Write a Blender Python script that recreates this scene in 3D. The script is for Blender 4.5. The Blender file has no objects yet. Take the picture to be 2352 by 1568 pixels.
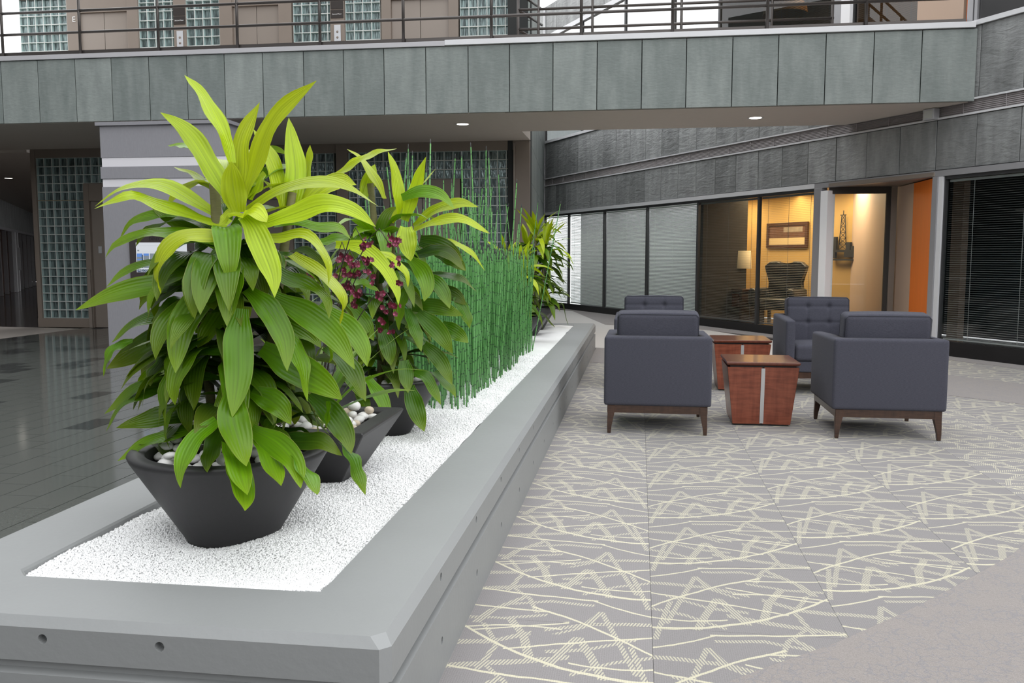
import bpy, bmesh, math, random
import numpy as np
from mathutils import Vector, Matrix

S = bpy.context.scene
COL = S.collection
random.seed(7)
rng = np.random.default_rng(7)
R = math.radians

# ------------------------------------------------------------------ camera, sky, light, exposure
cam_d = bpy.data.cameras.new('camera')
cam_d.sensor_width = 36.0
cam_d.lens = 2030.0 / 2352.0 * 36.0
cam_d.clip_start = 0.05
cam_d.clip_end = 300.0
cam = bpy.data.objects.new('camera', cam_d)
cam.location = (0, 0, 1.25)
cam.rotation_euler = (R(90) - math.atan(196 / 2030.0), 0, R(8.15))
COL.objects.link(cam)
S.camera = cam

world = bpy.data.worlds.new('sky')
S.world = world
world.use_nodes = True
_bg = world.node_tree.nodes['Background']
_bg.inputs['Color'].default_value = (0.97, 0.985, 1.0, 1)
_bg.inputs['Strength'].default_value = 2.3

S.view_settings.view_transform = 'Standard'
S.view_settings.look = 'None'
S.view_settings.gamma = 1.0
S.view_settings.use_curve_mapping = False
S.view_settings.exposure = 0.0
S.cycles.use_denoising = True
S.cycles.max_bounces = 8
S.cycles.diffuse_bounces = 4
S.cycles.glossy_bounces = 4
S.cycles.transmission_bounces = 4
S.cycles.transparent_max_bounces = 24
S.cycles.sample_clamp_indirect = 6.0
S.cycles.caustics_reflective = False
S.cycles.caustics_refractive = False

def lamp(name, kind, loc, energy, color, size=0.3, rot=(0, 0, 0), size_y=None, spot=None):
    d = bpy.data.lights.new(name, kind)
    d.energy = energy
    d.color = color
    if kind == 'AREA':
        d.size = size
        if size_y:
            d.shape = 'RECTANGLE'
            d.size_y = size_y
    else:
        d.shadow_soft_size = size
    if spot:
        d.spot_size = spot
        d.spot_blend = 0.6
    o = bpy.data.objects.new(name, d)
    o.location = loc
    o.rotation_euler = rot
    COL.objects.link(o)
    return o

# ------------------------------------------------------------------ materials
def nodes_of(name):
    m = bpy.data.materials.new(name)
    m.use_nodes = True
    nt = m.node_tree
    nt.nodes.clear()
    out = nt.nodes.new('ShaderNodeOutputMaterial')
    return m, nt, out

class NT:
    """small helper around a node tree"""
    def __init__(self, nt):
        self.nt = nt
    def n(self, t, **kw):
        x = self.nt.nodes.new(t)
        for k, v in kw.items():
            if k.startswith('i_'):
                x.inputs[k[2:].replace('_', ' ')].default_value = v
            else:
                setattr(x, k, v)
        return x
    def l(self, a, b):
        self.nt.links.new(a, b)
    def m(self, op, a, b=None, c=None):
        x = self.nt.nodes.new('ShaderNodeMath')
        x.operation = op
        for i, v in enumerate((a, b, c)):
            if v is None:
                continue
            if isinstance(v, (int, float)):
                x.inputs[i].default_value = v
            else:
                self.l(v, x.inputs[i])
        return x.outputs[0]
    def mix(self, f, a, b, blend='MIX'):
        x = self.nt.nodes.new('ShaderNodeMix')
        x.data_type = 'RGBA'
        x.blend_type = blend
        for i, v in ((0, f), (6, a), (7, b)):
            if isinstance(v, (int, float)):
                x.inputs[i].default_value = v
            elif isinstance(v, (tuple, list)):
                x.inputs[i].default_value = tuple(v[:3]) + (1,)
            else:
                self.l(v, x.inputs[i])
        return x.outputs[2]

def simple(name, col, rough=0.5, metal=0.0, spec=0.5, noise=0.0, scale=20.0, bump=0.0, bscale=80.0, stretch=(1, 1, 1), coat=0.0):
    m, nt, out = nodes_of(name)
    h = NT(nt)
    b = h.n('ShaderNodeBsdfPrincipled')
    b.inputs['Base Color'].default_value = tuple(col) + (1,)
    b.inputs['Roughness'].default_value = rough
    b.inputs['Metallic'].default_value = metal
    b.inputs['Specular IOR Level'].default_value = spec
    b.inputs['Coat Weight'].default_value = coat
    if noise or bump:
        tc = h.n('ShaderNodeTexCoord')
        mp = h.n('ShaderNodeMapping')
        mp.inputs['Scale'].default_value = stretch
        h.l(tc.outputs['Object'], mp.inputs['Vector'])
        if noise:
            nz = h.n('ShaderNodeTexNoise', i_Scale=scale, i_Detail=5.0)
            h.l(mp.outputs[0], nz.inputs['Vector'])
            f = h.m('MULTIPLY_ADD', nz.outputs['Fac'], 2 * noise, 1 - noise)
            h.l(h.mix(1.0, tuple(col), f, 'MULTIPLY'), b.inputs['Base Color'])
        if bump:
            n2 = h.n('ShaderNodeTexNoise', i_Scale=bscale, i_Detail=4.0)
            h.l(mp.outputs[0], n2.inputs['Vector'])
            bp = h.n('ShaderNodeBump', i_Strength=bump, i_Distance=0.01)
            h.l(n2.outputs['Fac'], bp.inputs['Height'])
            h.l(bp.outputs[0], b.inputs['Normal'])
    h.l(b.outputs[0], out.inputs[0])
    return m

def emit(name, col, strength):
    m, nt, out = nodes_of(name)
    e = nt.nodes.new('ShaderNodeEmission')
    e.inputs[0].default_value = tuple(col) + (1,)
    e.inputs[1].default_value = strength
    nt.links.new(e.outputs[0], out.inputs[0])
    return m

def slate(name, ca, cb, rough=0.5, ripple=0.25, bump=0.35):
    m, nt, out = nodes_of(name)
    h = NT(nt)
    b = h.n('ShaderNodeBsdfPrincipled', i_Roughness=rough)
    tc = h.n('ShaderNodeTexCoord')
    oi = h.n('ShaderNodeObjectInfo')
    off = h.n('ShaderNodeCombineXYZ')
    for i, k in enumerate((37.0, 11.0, 53.0)):
        h.l(h.m('MULTIPLY', oi.outputs['Random'], k), off.inputs[i])
    va = h.n('ShaderNodeVectorMath', operation='ADD')
    h.l(tc.outputs['Object'], va.inputs[0])
    h.l(off.outputs[0], va.inputs[1])
    mp = h.n('ShaderNodeMapping')
    mp.inputs['Scale'].default_value = (3.2, 1.0, 0.75)
    h.l(va.outputs[0], mp.inputs['Vector'])
    big = h.n('ShaderNodeTexNoise', i_Scale=1.7, i_Detail=4.0, i_Roughness=0.55)
    h.l(mp.outputs[0], big.inputs['Vector'])
    fine = h.n('ShaderNodeTexNoise', i_Scale=26.0, i_Detail=6.0, i_Roughness=0.65)
    mp2 = h.n('ShaderNodeMapping')
    mp2.inputs['Scale'].default_value = (0.55, 1.0, 1.6)
    mp2.inputs['Rotation'].default_value = (0, R(18), 0)
    h.l(va.outputs[0], mp2.inputs['Vector'])
    h.l(mp2.outputs[0], fine.inputs['Vector'])
    f = h.m('ADD', h.m('MULTIPLY', h.m('SUBTRACT', big.outputs['Fac'], 0.32), 1.9), h.m('MULTIPLY', h.m('SUBTRACT', oi.outputs['Random'], 0.5), 0.6))
    f = h.m('MINIMUM', h.m('MAXIMUM', f, 0.0), 1.0)
    c = h.mix(f, ca, cb)
    g = h.m('MULTIPLY_ADD', fine.outputs['Fac'], 0.42, 0.79)
    h.l(h.mix(1.0, c, g, 'MULTIPLY'), b.inputs['Base Color'])
    wv = h.n('ShaderNodeTexNoise', i_Scale=7.0, i_Detail=5.0, i_Distortion=0.8)
    h.l(mp2.outputs[0], wv.inputs['Vector'])
    hh = h.m('ADD', fine.outputs['Fac'], h.m('MULTIPLY', wv.outputs['Fac'], ripple * 6))
    bp = h.n('ShaderNodeBump', i_Strength=bump, i_Distance=0.012)
    h.l(hh, bp.inputs['Height'])
    h.l(bp.outputs[0], b.inputs['Normal'])
    h.l(b.outputs[0], out.inputs[0])
    return m

def glass_pane(name, tint=(0.9, 0.95, 0.94), ior=1.5, refl=1.0):
    m, nt, out = nodes_of(name)
    h = NT(nt)
    tr = h.n('ShaderNodeBsdfTransparent')
    tr.inputs[0].default_value = tuple(tint) + (1,)
    gl = h.n('ShaderNodeBsdfGlossy', i_Roughness=0.0)
    gl.inputs[0].default_value = (refl, refl, refl, 1)
    lw = h.n('ShaderNodeLayerWeight')
    f0 = ((ior - 1) / (ior + 1)) ** 2
    fr = h.n('ShaderNodeMath', operation='MULTIPLY_ADD')
    h.l(h.m('POWER', lw.outputs['Facing'], 5.0), fr.inputs[0])
    fr.inputs[1].default_value = 1 - f0
    fr.inputs[2].default_value = f0
    geo = h.n('ShaderNodeNewGeometry')
    mx = h.n('ShaderNodeMixShader')
    h.l(h.m('MULTIPLY', fr.outputs[0], h.m('SUBTRACT', 1.0, geo.outputs['Backfacing'])), mx.inputs[0])
    h.l(tr.outputs[0], mx.inputs[1])
    h.l(gl.outputs[0], mx.inputs[2])
    h.l(mx.outputs[0], out.inputs[0])
    return m

def leaf_mat(name):
    m, nt, out = nodes_of(name)
    h = NT(nt)
    b = h.n('ShaderNodeBsdfPrincipled', i_Roughness=0.31)
    b.inputs['Specular IOR Level'].default_value = 0.42
    oi = h.n('ShaderNodeObjectInfo')
    uv = h.n('ShaderNodeUVMap')
    sp = h.n('ShaderNodeSeparateXYZ')
    h.l(uv.outputs[0], sp.inputs[0])
    u, v = sp.outputs[0], sp.outputs[1]
    nz = h.n('ShaderNodeTexNoise', i_Scale=1.0, i_Detail=3.0)
    mp = h.n('ShaderNodeMapping')
    mp.inputs['Scale'].default_value = (10.0, 1.0, 1.0)
    of = h.n('ShaderNodeCombineXYZ')
    h.l(h.m('MULTIPLY', oi.outputs['Random'], 40.0), of.inputs[2])
    va = h.n('ShaderNodeVectorMath', operation='ADD')
    h.l(uv.outputs[0], va.inputs[0])
    h.l(of.outputs[0], va.inputs[1])
    h.l(va.outputs[0], mp.inputs['Vector'])
    h.l(mp.outputs[0], nz.inputs['Vector'])
    stripe = h.m('MULTIPLY_ADD', nz.outputs['Fac'], 0.95, 0.53)
    col = h.mix(1.0, oi.outputs['Color'], stripe, 'MULTIPLY')
    # paler tip, darker midrib
    tip = h.m('MULTIPLY', h.m('POWER', v, 3.0), 0.35)
    col = h.mix(tip, col, (0.42, 0.50, 0.03))
    rib = h.m('LESS_THAN', h.m('ABSOLUTE', h.m('SUBTRACT', u, 0.5)), 0.018)
    col = h.mix(h.m('MULTIPLY', rib, 0.3), col, (0.10, 0.17, 0.01))
    edge = h.m('GREATER_THAN', h.m('ABSOLUTE', h.m('SUBTRACT', u, 0.5)), 0.488)
    col = h.mix(h.m('MULTIPLY', edge, 0.45), col, (0.45, 0.42, 0.12))
    h.l(col, b.inputs['Base Color'])
    wave = h.m('SINE', h.m('MULTIPLY', u, 44.0))
    hh = h.m('ADD', h.m('MULTIPLY', wave, 0.25), nz.outputs['Fac'])
    bp = h.n('ShaderNodeBump', i_Strength=0.26, i_Distance=0.006)
    h.l(hh, bp.inputs['Height'])
    h.l(bp.outputs[0], b.inputs['Normal'])
    t = h.n('ShaderNodeBsdfTranslucent')
    h.l(h.mix(1.0, col, (1.15, 1.1, 0.5), 'MULTIPLY'), t.inputs[0])
    mx = h.n('ShaderNodeMixShader')
    mx.inputs[0].default_value = 0.3
    h.l(b.outputs[0], mx.inputs[1])
    h.l(t.outputs[0], mx.inputs[2])
    h.l(mx.outputs[0], out.inputs[0])
    return m

def horsetail_mat():
    m, nt, out = nodes_of('horsetail green')
    h = NT(nt)
    b = h.n('ShaderNodeBsdfPrincipled', i_Roughness=0.28)
    tc = h.n('ShaderNodeTexCoord')
    sp = h.n('ShaderNodeSeparateXYZ')
    h.l(tc.outputs['UV'], sp.inputs[0])
    oi = h.n('ShaderNodeObjectInfo')
    v = sp.outputs[1]                       # metres along the stem
    band = h.m('LESS_THAN', h.m('FRACT', h.m('MULTIPLY', v, 13.0)), 0.10)
    nz = h.n('ShaderNodeTexNoise', i_Scale=9.0)
    h.l(tc.outputs['Object'], nz.inputs['Vector'])
    c = h.mix(oi.outputs['Random'], (0.07, 0.25, 0.045), (0.16, 0.42, 0.11))
    c = h.mix(h.m('MULTIPLY', nz.outputs['Fac'], 0.5), c, (0.16, 0.36, 0.17))
    c = h.mix(h.m('MULTIPLY', band, 0.8), c, (0.03, 0.06, 0.035))
    tip = h.m('GREATER_THAN', sp.outputs[0], 1.5)
    c = h.mix(tip, c, (0.012, 0.014, 0.012))
    h.l(c, b.inputs['Base Color'])
    h.l(b.outputs[0], out.inputs[0])
    return m

def carpet_mat():
    """grey ribbed carpet tile with cream branch lines; UV in metres"""
    m, nt, out = nodes_of('patterned carpet')
    h = NT(nt)
    b = h.n('ShaderNodeBsdfPrincipled', i_Roughness=0.95)
    b.inputs['Specular IOR Level'].default_value = 0.1
    b.inputs['Sheen Weight'].default_value = 0.25
    uv = h.n('ShaderNodeUVMap')
    wob = h.n('ShaderNodeTexNoise', i_Scale=9.0, i_Detail=2.0)
    h.l(uv.outputs[0], wob.inputs['Vector'])
    sp = h.n('ShaderNodeSeparateXYZ')
    h.l(uv.outputs[0], sp.inputs[0])
    ns = h.m('MULTIPLY', h.m('SUBTRACT', wob.outputs['Fac'], 0.5), 0.02)
    u = sp.outputs[0]
    v = h.m('ADD', sp.outputs[1], ns)
    P = 0.64
    def line(pts, w, along_u=True):
        a = np.array(pts)
        x, y = (a[:, 0], a[:, 1]) if along_u else (a[:, 1], a[:, 0])
        deg = 2 if len(pts) > 2 else 1
        cf = np.polyfit(x, y, deg)
        if deg == 1:
            cf = np.array([0.0, cf[0], cf[1]])
        X, Y = (u, v) if along_u else (v, u)
        if not along_u:
            X = h.m('WRAP', X, float(x.min()) - 0.02 + P, float(x.min()) - 0.02)
        f = h.m('MULTIPLY_ADD', h.m('MULTIPLY_ADD', X, float(cf[0]), float(cf[1])), X, float(cf[2]))
        d = h.m('SUBTRACT', Y, f)
        d = h.m('WRAP', d, P / 2, -P / 2)
        k = h.m('LESS_THAN', h.m('ABSOLUTE', d), w)
        k = h.m('MULTIPLY', k, h.m('GREATER_THAN', X, float(x.min())))
        return h.m('MULTIPLY', k, h.m('LESS_THAN', X, float(x.max())))
    def union(lst):
        r = lst[0]
        for q in lst[1:]:
            r = h.m('MAXIMUM', r, q)
        return r
    solid = [
        line([(0, 0), (.14, .023), (.31, .067), (.445, .17), (.58, .285), (.64, .335)], .0078),
        line([(0, .187), (.12, .30), (.327, .47), (.42, .52)], .007),
        line([(.354, .488), (.49, .494), (.64, .516)], .0055),
        line([(0, .318), (.11, .28), (.268, .244), (.475, .17)], .0055),
        line([(.19, .607), (.4, .63), (.64, .677)], .0055),
        line([(0, .486), (.105, .536), (.21, .61)], .0055),
        line([(.30, .34), (.45, .355), (.64, .318)], .005),
        line([(.28, .40), (.42, .355), (.60, .30)], .005),
        line([(.0, .09), (.1, .075), (.26, .10)], .005)]
    def strokes(pts, w, au=False):
        return [line([a, b], w, au) for a, b in zip(pts[:-1], pts[1:])]
    hatch = []
    for pts, w in (([(.15, .0), (.187, .13), (.24, .29)], .015), ([(.324, .066), (.28, .2), (.24, .29)], .016),
                   ([(.05, .04), (.11, .27), (.174, .51)], .010), ([(.32, .30), (.23, .37), (.174, .51)], .013),
                   ([(.38, .10), (.42, .27), (.49, .42)], .016), ([(.01, .55), (.04, .73), (.07, .88)], .010),
                   ([(.53, .02), (.50, .2), (.57, .36)], .010), ([(.60, .36), (.56, .47), (.45, .62)], .016),
                   ([(.40, .47), (.44, .60), (.52, .70)], .010)):
        hatch += strokes(pts, w)
    for pts, w in (([(0, .42), (.2, .40), (.36, .33)], .014), ([(.26, .14), (.4, .09), (.64, .03)], .017),
                   ([(.36, .46), (.5, .41), (.64, .40)], .011), ([(.05, .30), (.2, .20), (.34, .17)], .012),
                   ([(.2, .56), (.36, .58), (.52, .53)], .011), ([(.40, .30), (.52, .22), (.64, .20)], .016),
                   ([(.0, .17), (.12, .12), (.25, .02)], .011)):
        hatch += strokes(pts, w, True)
    sol, hat = union(solid), union(hatch)
    rib = h.m('FRACT', h.m('MULTIPLY', h.m('ADD', u, h.m('MULTIPLY', sp.outputs[1], 0.35)), 90.0))
    hat = h.m('MULTIPLY', hat, h.m('LESS_THAN', rib, 0.55))
    mask = h.m('MAXIMUM', sol, h.m('MULTIPLY', hat, 0.75))
    fine = h.n('ShaderNodeTexNoise', i_Scale=220.0, i_Detail=3.0)
    h.l(uv.outputs[0], fine.inputs['Vector'])
    rr = h.m('FRACT', h.m('MULTIPLY', u, 140.0))
    shade = h.m('ADD', h.m('MULTIPLY_ADD', fine.outputs['Fac'], 0.55, 0.65), h.m('MULTIPLY', rr, 0.18))
    c = h.mix(mask, (0.240, 0.226, 0.226), (0.57, 0.535, 0.405))
    h.l(h.mix(1.0, c, shade, 'MULTIPLY'), b.inputs['Base Color'])
    bp = h.n('ShaderNodeBump', i_Strength=0.4, i_Distance=0.003)
    h.l(h.m('ADD', rr, fine.outputs['Fac']), bp.inputs['Height'])
    h.l(bp.outputs[0], b.inputs['Normal'])
    h.l(b.outputs[0], out.inputs[0])
    return m

def plain_carpet_mat():
    m, nt, out = nodes_of('plain carpet')
    h = NT(nt)
    b = h.n('ShaderNodeBsdfPrincipled', i_Roughness=0.95)
    b.inputs['Specular IOR Level'].default_value = 0.1
    b.inputs['Sheen Weight'].default_value = 0.25
    tc = h.n('ShaderNodeTexCoord')
    vo = h.n('ShaderNodeTexVoronoi', i_Scale=26.0, feature='DISTANCE_TO_EDGE')
    nz = h.n('ShaderNodeTexNoise', i_Scale=8.0, i_Detail=4.0)
    h.l(tc.outputs['Object'], nz.inputs['Vector'])
    vm = h.n('ShaderNodeVectorMath', operation='MULTIPLY_ADD')
    h.l(nz.outputs['Color'], vm.inputs[0])
    vm.inputs[1].default_value = (0.12, 0.12, 0.12)
    h.l(tc.outputs['Object'], vm.inputs[2])
    h.l(vm.outputs[0], vo.inputs['Vector'])
    fine = h.n('ShaderNodeTexNoise', i_Scale=300.0, i_Detail=3.0)
    h.l(tc.outputs['Object'], fine.inputs['Vector'])
    vein = h.m('MULTIPLY', h.m('LESS_THAN', vo.outputs['Distance'], 0.06), h.m('GREATER_THAN', nz.outputs['Fac'], 0.46))
    c = h.mix(h.m('MULTIPLY', vein, 0.6), (0.265, 0.238, 0.225), (0.205, 0.20, 0.215))
    s = h.m('MULTIPLY_ADD', fine.outputs['Fac'], 0.9, 0.55)
    h.l(h.mix(1.0, c, s, 'MULTIPLY'), b.inputs['Base Color'])
    bp = h.n('ShaderNodeBump', i_Strength=0.4, i_Distance=0.003)
    h.l(fine.outputs['Fac'], bp.inputs['Height'])
    h.l(bp.outputs[0], b.inputs['Normal'])
    h.l(b.outputs[0], out.inputs[0])
    return m

def wood_mat(name, ca, cb, rough=0.3, scale=(14, 14, 90), coat=0.2):
    m, nt, out = nodes_of(name)
    h = NT(nt)
    b = h.n('ShaderNodeBsdfPrincipled', i_Roughness=rough)
    b.inputs['Coat Weight'].default_value = coat
    tc = h.n('ShaderNodeTexCoord')
    mp = h.n('ShaderNodeMapping')
    mp.inputs['Scale'].default_value = scale
    mp.inputs['Rotation'].default_value = (0, R(14), 0)
    h.l(tc.outputs['Object'], mp.inputs['Vector'])
    a = h.n('ShaderNodeTexNoise', i_Scale=1.0, i_Detail=4.0, i_Distortion=0.6)
    h.l(mp.outputs[0], a.inputs['Vector'])
    g = h.n('ShaderNodeTexNoise', i_Scale=6.0, i_Detail=3.0)
    mp2 = h.n('ShaderNodeMapping')
    mp2.inputs['Scale'].default_value = (6, 6, 0.7)
    h.l(tc.outputs['Object'], mp2.inputs['Vector'])
    h.l(mp2.outputs[0], g.inputs['Vector'])
    f = h.m('ADD', h.m('MULTIPLY', a.outputs['Fac'], 0.7), h.m('MULTIPLY', g.outputs['Fac'], 0.5))
    f = h.m('MULTIPLY', h.m('SUBTRACT', f, 0.35), 2.0)
    h.l(h.mix(f, ca, cb), b.inputs['Base Color'])
    h.l(b.outputs[0], out.inputs[0])
    return m

def fabric_mat(name, ca, cb):
    m, nt, out = nodes_of(name)
    h = NT(nt)
    b = h.n('ShaderNodeBsdfPrincipled', i_Roughness=0.9)
    b.inputs['Specular IOR Level'].default_value = 0.15
    b.inputs['Sheen Weight'].default_value = 0.06
    b.inputs['Sheen Roughness'].default_value = 0.4
    tc = h.n('ShaderNodeTexCoord')
    a = h.n('ShaderNodeTexNoise', i_Scale=260.0, i_Detail=2.0)
    h.l(tc.outputs['Object'], a.inputs['Vector'])
    mp = h.n('ShaderNodeMapping')
    mp.inputs['Scale'].default_value = (60, 60, 500)
    h.l(tc.outputs['Object'], mp.inputs['Vector'])
    g = h.n('ShaderNodeTexNoise', i_Scale=1.0, i_Detail=2.0)
    h.l(mp.outputs[0], g.inputs['Vector'])
    f = h.m('MULTIPLY', h.m('ADD', a.outputs['Fac'], g.outputs['Fac']), 0.5)
    f = h.m('MULTIPLY_ADD', h.m('SUBTRACT', f, 0.5), 2.2, 0.5)
    h.l(h.mix(f, ca, cb), b.inputs['Base Color'])
    bp = h.n('ShaderNodeBump', i_Strength=0.15, i_Distance=0.002)
    h.l(a.outputs['Fac'], bp.inputs['Height'])
    h.l(bp.outputs[0], b.inputs['Normal'])
    h.l(b.outputs[0], out.inputs[0])
    return m

M = {}
M['slate_green'] = slate('green slate', (0.185, 0.212, 0.202), (0.310, 0.340, 0.325), 0.55, 0.15, 0.25)
M['slate_dark'] = slate('dark slate', (0.20, 0.206, 0.206), (0.40, 0.41, 0.41), 0.5, 0.5, 0.6)
M['joint'] = simple('dark joint', (0.02, 0.022, 0.022), 0.8)
M['white_trim'] = simple('painted aluminium trim', (0.72, 0.72, 0.74), 0.4, noise=0.04, scale=6)
M['grey_trim'] = simple('grey aluminium frame', (0.36, 0.355, 0.37), 0.4, 0.3)
M['dark_trim'] = simple('dark mullion', (0.05, 0.05, 0.052), 0.4)
M['black_base'] = simple('black base panel', (0.012, 0.011, 0.012), 0.35, noise=0.2, scale=5)
M['rail'] = simple('bronze railing paint', (0.075, 0.066, 0.062), 0.32, 0.5)
M['soffit'] = simple('taupe soffit plaster', (0.60, 0.545, 0.495), 0.8, noise=0.04, scale=9, bump=0.08, bscale=60)
M['taupe'] = simple('taupe metal frame', (0.225, 0.185, 0.155), 0.45, 0.0, noise=0.05, scale=4)
M['elevator'] = simple('taupe elevator door', (0.27, 0.23, 0.20), 0.35, 0.1, noise=0.04, scale=3)
M['louver'] = simple('bronze louvre', (0.42, 0.39, 0.395), 0.4, 0.3)
M['concrete'] = simple('grey painted concrete', (0.272, 0.280, 0.281), 0.5, noise=0.05, scale=3.5, bump=0.08, bscale=45)
M['kiosk'] = simple('grey speckled laminate', (0.29, 0.285, 0.31), 0.6, noise=0.10, scale=22, stretch=(3, 3, 0.8))
M['white_band'] = simple('white laminate band', (0.78, 0.76, 0.80), 0.5)
M['pot'] = simple('charcoal planter resin', (0.030, 0.029, 0.031), 0.5, noise=0.1, scale=60, bump=0.03, bscale=200)
M['soil'] = simple('dark soil', (0.03, 0.022, 0.016), 0.95, noise=0.4, scale=40, bump=0.5, bscale=60)
M['pebble'] = simple('white river pebble', (0.80, 0.79, 0.77), 0.45, noise=0.06, scale=10)
M['pebble_tan'] = simple('tan river pebble', (0.62, 0.52, 0.40), 0.45, noise=0.15, scale=14)
M['gravel'] = simple('white marble chips', (0.985, 0.985, 0.985), 0.55, noise=0.03, scale=60, bump=0.25, bscale=130)
M['tile'] = simple('polished grey stone tile', (0.115, 0.122, 0.113), 0.10, noise=0.25, scale=60)
M['tile_dark'] = simple('polished black stone tile', (0.055, 0.058, 0.056), 0.09, noise=0.25, scale=60)
M['grout'] = simple('tile grout', (0.03, 0.03, 0.03), 0.7)
M['pale_stone'] = simple('pale stone floor', (0.55, 0.50, 0.46), 0.35, noise=0.05, scale=10)
M['lobby_floor'] = simple('dark polished lobby floor', (0.045, 0.038, 0.034), 0.12, noise=0.2, scale=30)
M['carpet'] = carpet_mat()
M['carpet_plain'] = plain_carpet_mat()
M['leaf'] = leaf_mat('dracaena leaf')
M['cane'] = simple('dracaena cane', (0.16, 0.15, 0.06), 0.7, noise=0.3, scale=30, stretch=(1, 1, 6))
M['horsetail'] = horsetail_mat()
M['petal'] = simple('burgundy orchid petal', (0.13, 0.007, 0.026), 0.5, noise=0.3, scale=90)
M['lip'] = simple('pink orchid lip', (0.36, 0.05, 0.13), 0.5)
M['spray'] = simple('dark flower stem', (0.05, 0.035, 0.03), 0.6)
M['fabric'] = fabric_mat('blue grey wool', (0.048, 0.049, 0.064), (0.088, 0.088, 0.112))
M['seam'] = simple('upholstery seam', (0.04, 0.042, 0.055), 0.9)
M['walnut'] = wood_mat('dark walnut', (0.030, 0.015, 0.010), (0.075, 0.036, 0.022), 0.35)
M['cherry'] = wood_mat('figured red cherry', (0.13, 0.028, 0.014), (0.30, 0.085, 0.045), 0.32, (7, 7, 55), 0.15)
M['cherry_top'] = wood_mat('cherry top', (0.085, 0.022, 0.012), (0.17, 0.048, 0.026), 0.28, (50, 7, 7), 0.3)
M['black'] = simple('black plinth', (0.010, 0.010, 0.010), 0.5)
M['silver'] = simple('brushed aluminium strip', (0.62, 0.62, 0.63), 0.35, 0.6)
M['glass'] = glass_pane('clear glass', (0.96, 0.98, 0.975), 1.5)
M['glass_mirror'] = glass_pane('reflective glass', (0.5, 0.52, 0.52), 5.5)
M['glass_dark'] = glass_pane('tinted glass', (0.55, 0.60, 0.60), 1.6)
M['slat'] = None
def slat_vinyl():
    m, nt, out = nodes_of('white vinyl blind slat')
    h = NT(nt)
    d = h.n('ShaderNodeBsdfDiffuse')
    d.inputs[0].default_value = (.84, .86, .84, 1)
    t = h.n('ShaderNodeBsdfTranslucent')
    t.inputs[0].default_value = (.84, .86, .84, 1)
    mx = h.n('ShaderNodeMixShader')
    mx.inputs[0].default_value = .22
    h.l(d.outputs[0], mx.inputs[1])
    h.l(t.outputs[0], mx.inputs[2])
    h.l(mx.outputs[0], out.inputs[0])
    return m
M['slat'] = slat_vinyl()
M['slat_mid'] = simple('grey metal blind slat', (0.36, 0.37, 0.37), 0.5)
M['slat_dark'] = simple('dark blind slat', (0.13, 0.13, 0.13), 0.5)
M['office_wall'] = simple('ochre office wall', (0.50, 0.32, 0.11), 0.8, noise=0.03, scale=4)
M['office_dark'] = simple('dark office wall', (0.05, 0.045, 0.04), 0.8)
M['office_blue'] = simple('dark blue office wall', (0.030, 0.052, 0.066), 0.7)
M['office_floor'] = simple('office carpet', (0.12, 0.10, 0.08), 0.95, noise=0.1, scale=60)
M['orange'] = simple('orange lacquered panel', (0.88, 0.20, 0.015), 0.6, noise=0.08, scale=3, stretch=(6, 6, 0.5))
M['beige'] = simple('beige painted panel', (0.52, 0.38, 0.29), 0.6)
M['white_post'] = simple('white painted post', (0.95, 0.95, 0.97), 0.3)
M['frame_wood'] = wood_mat('dark picture frame', (0.035, 0.012, 0.006), (0.07, 0.025, 0.012), 0.4)
M['mat_board'] = simple('cream mat board', (0.55, 0.42, 0.22), 0.8)
M['paint_dark'] = simple('brown landscape painting', (0.10, 0.04, 0.022), 0.7, noise=0.6, scale=9, stretch=(1, 1, 3))
M['paint_sky'] = simple('pale painted clouds', (0.25, 0.20, 0.15), 0.7, noise=0.5, scale=12)
M['iron'] = simple('dark iron sculpture', (0.012, 0.012, 0.012), 0.7)
M['leather'] = simple('black leather', (0.015, 0.016, 0.017), 0.35, noise=0.2, scale=20)
M['shade'] = simple('linen lamp shade', (0.62, 0.52, 0.34), 0.8)
M['crystal'] = simple('glass lamp base', (0.20, 0.24, 0.24), 0.08, 0.4)
M['bulb'] = emit('downlight lens', (1.0, 0.93, 0.82), 7.0)
M['sign'] = simple('dark sign plate', (0.025, 0.018, 0.015), 0.4)
M['sign_text'] = simple('sign lettering', (0.75, 0.75, 0.75), 0.5)
M['emboss'] = simple('embossed dark letters', (0.012, 0.010, 0.010), 0.5)
M['plate'] = simple('steel call plate', (0.62, 0.63, 0.66), 0.35, 0.4)
M['dark_frame'] = simple('dark screen frame', (0.045, 0.036, 0.034), 0.45)
M['screen'] = emit('screen white', (0.80, 0.84, 0.90), 0.80)
M['screen_blue'] = emit('screen blue sky', (0.16, 0.33, 0.80), 0.8)
M['screen_grey'] = emit('screen building grey', (0.30, 0.36, 0.42), 0.7)
M['screen_dark'] = emit('screen dark lines', (0.03, 0.07, 0.15), 0.8)
M['screen_line'] = emit('screen pale lines', (0.60, 0.65, 0.70), 0.8)
M['mortar'] = simple('glass block mortar', (0.58, 0.60, 0.58), 0.6)
M['block_side'] = simple('glass block side', (0.42, 0.54, 0.53), 0.25)
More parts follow.
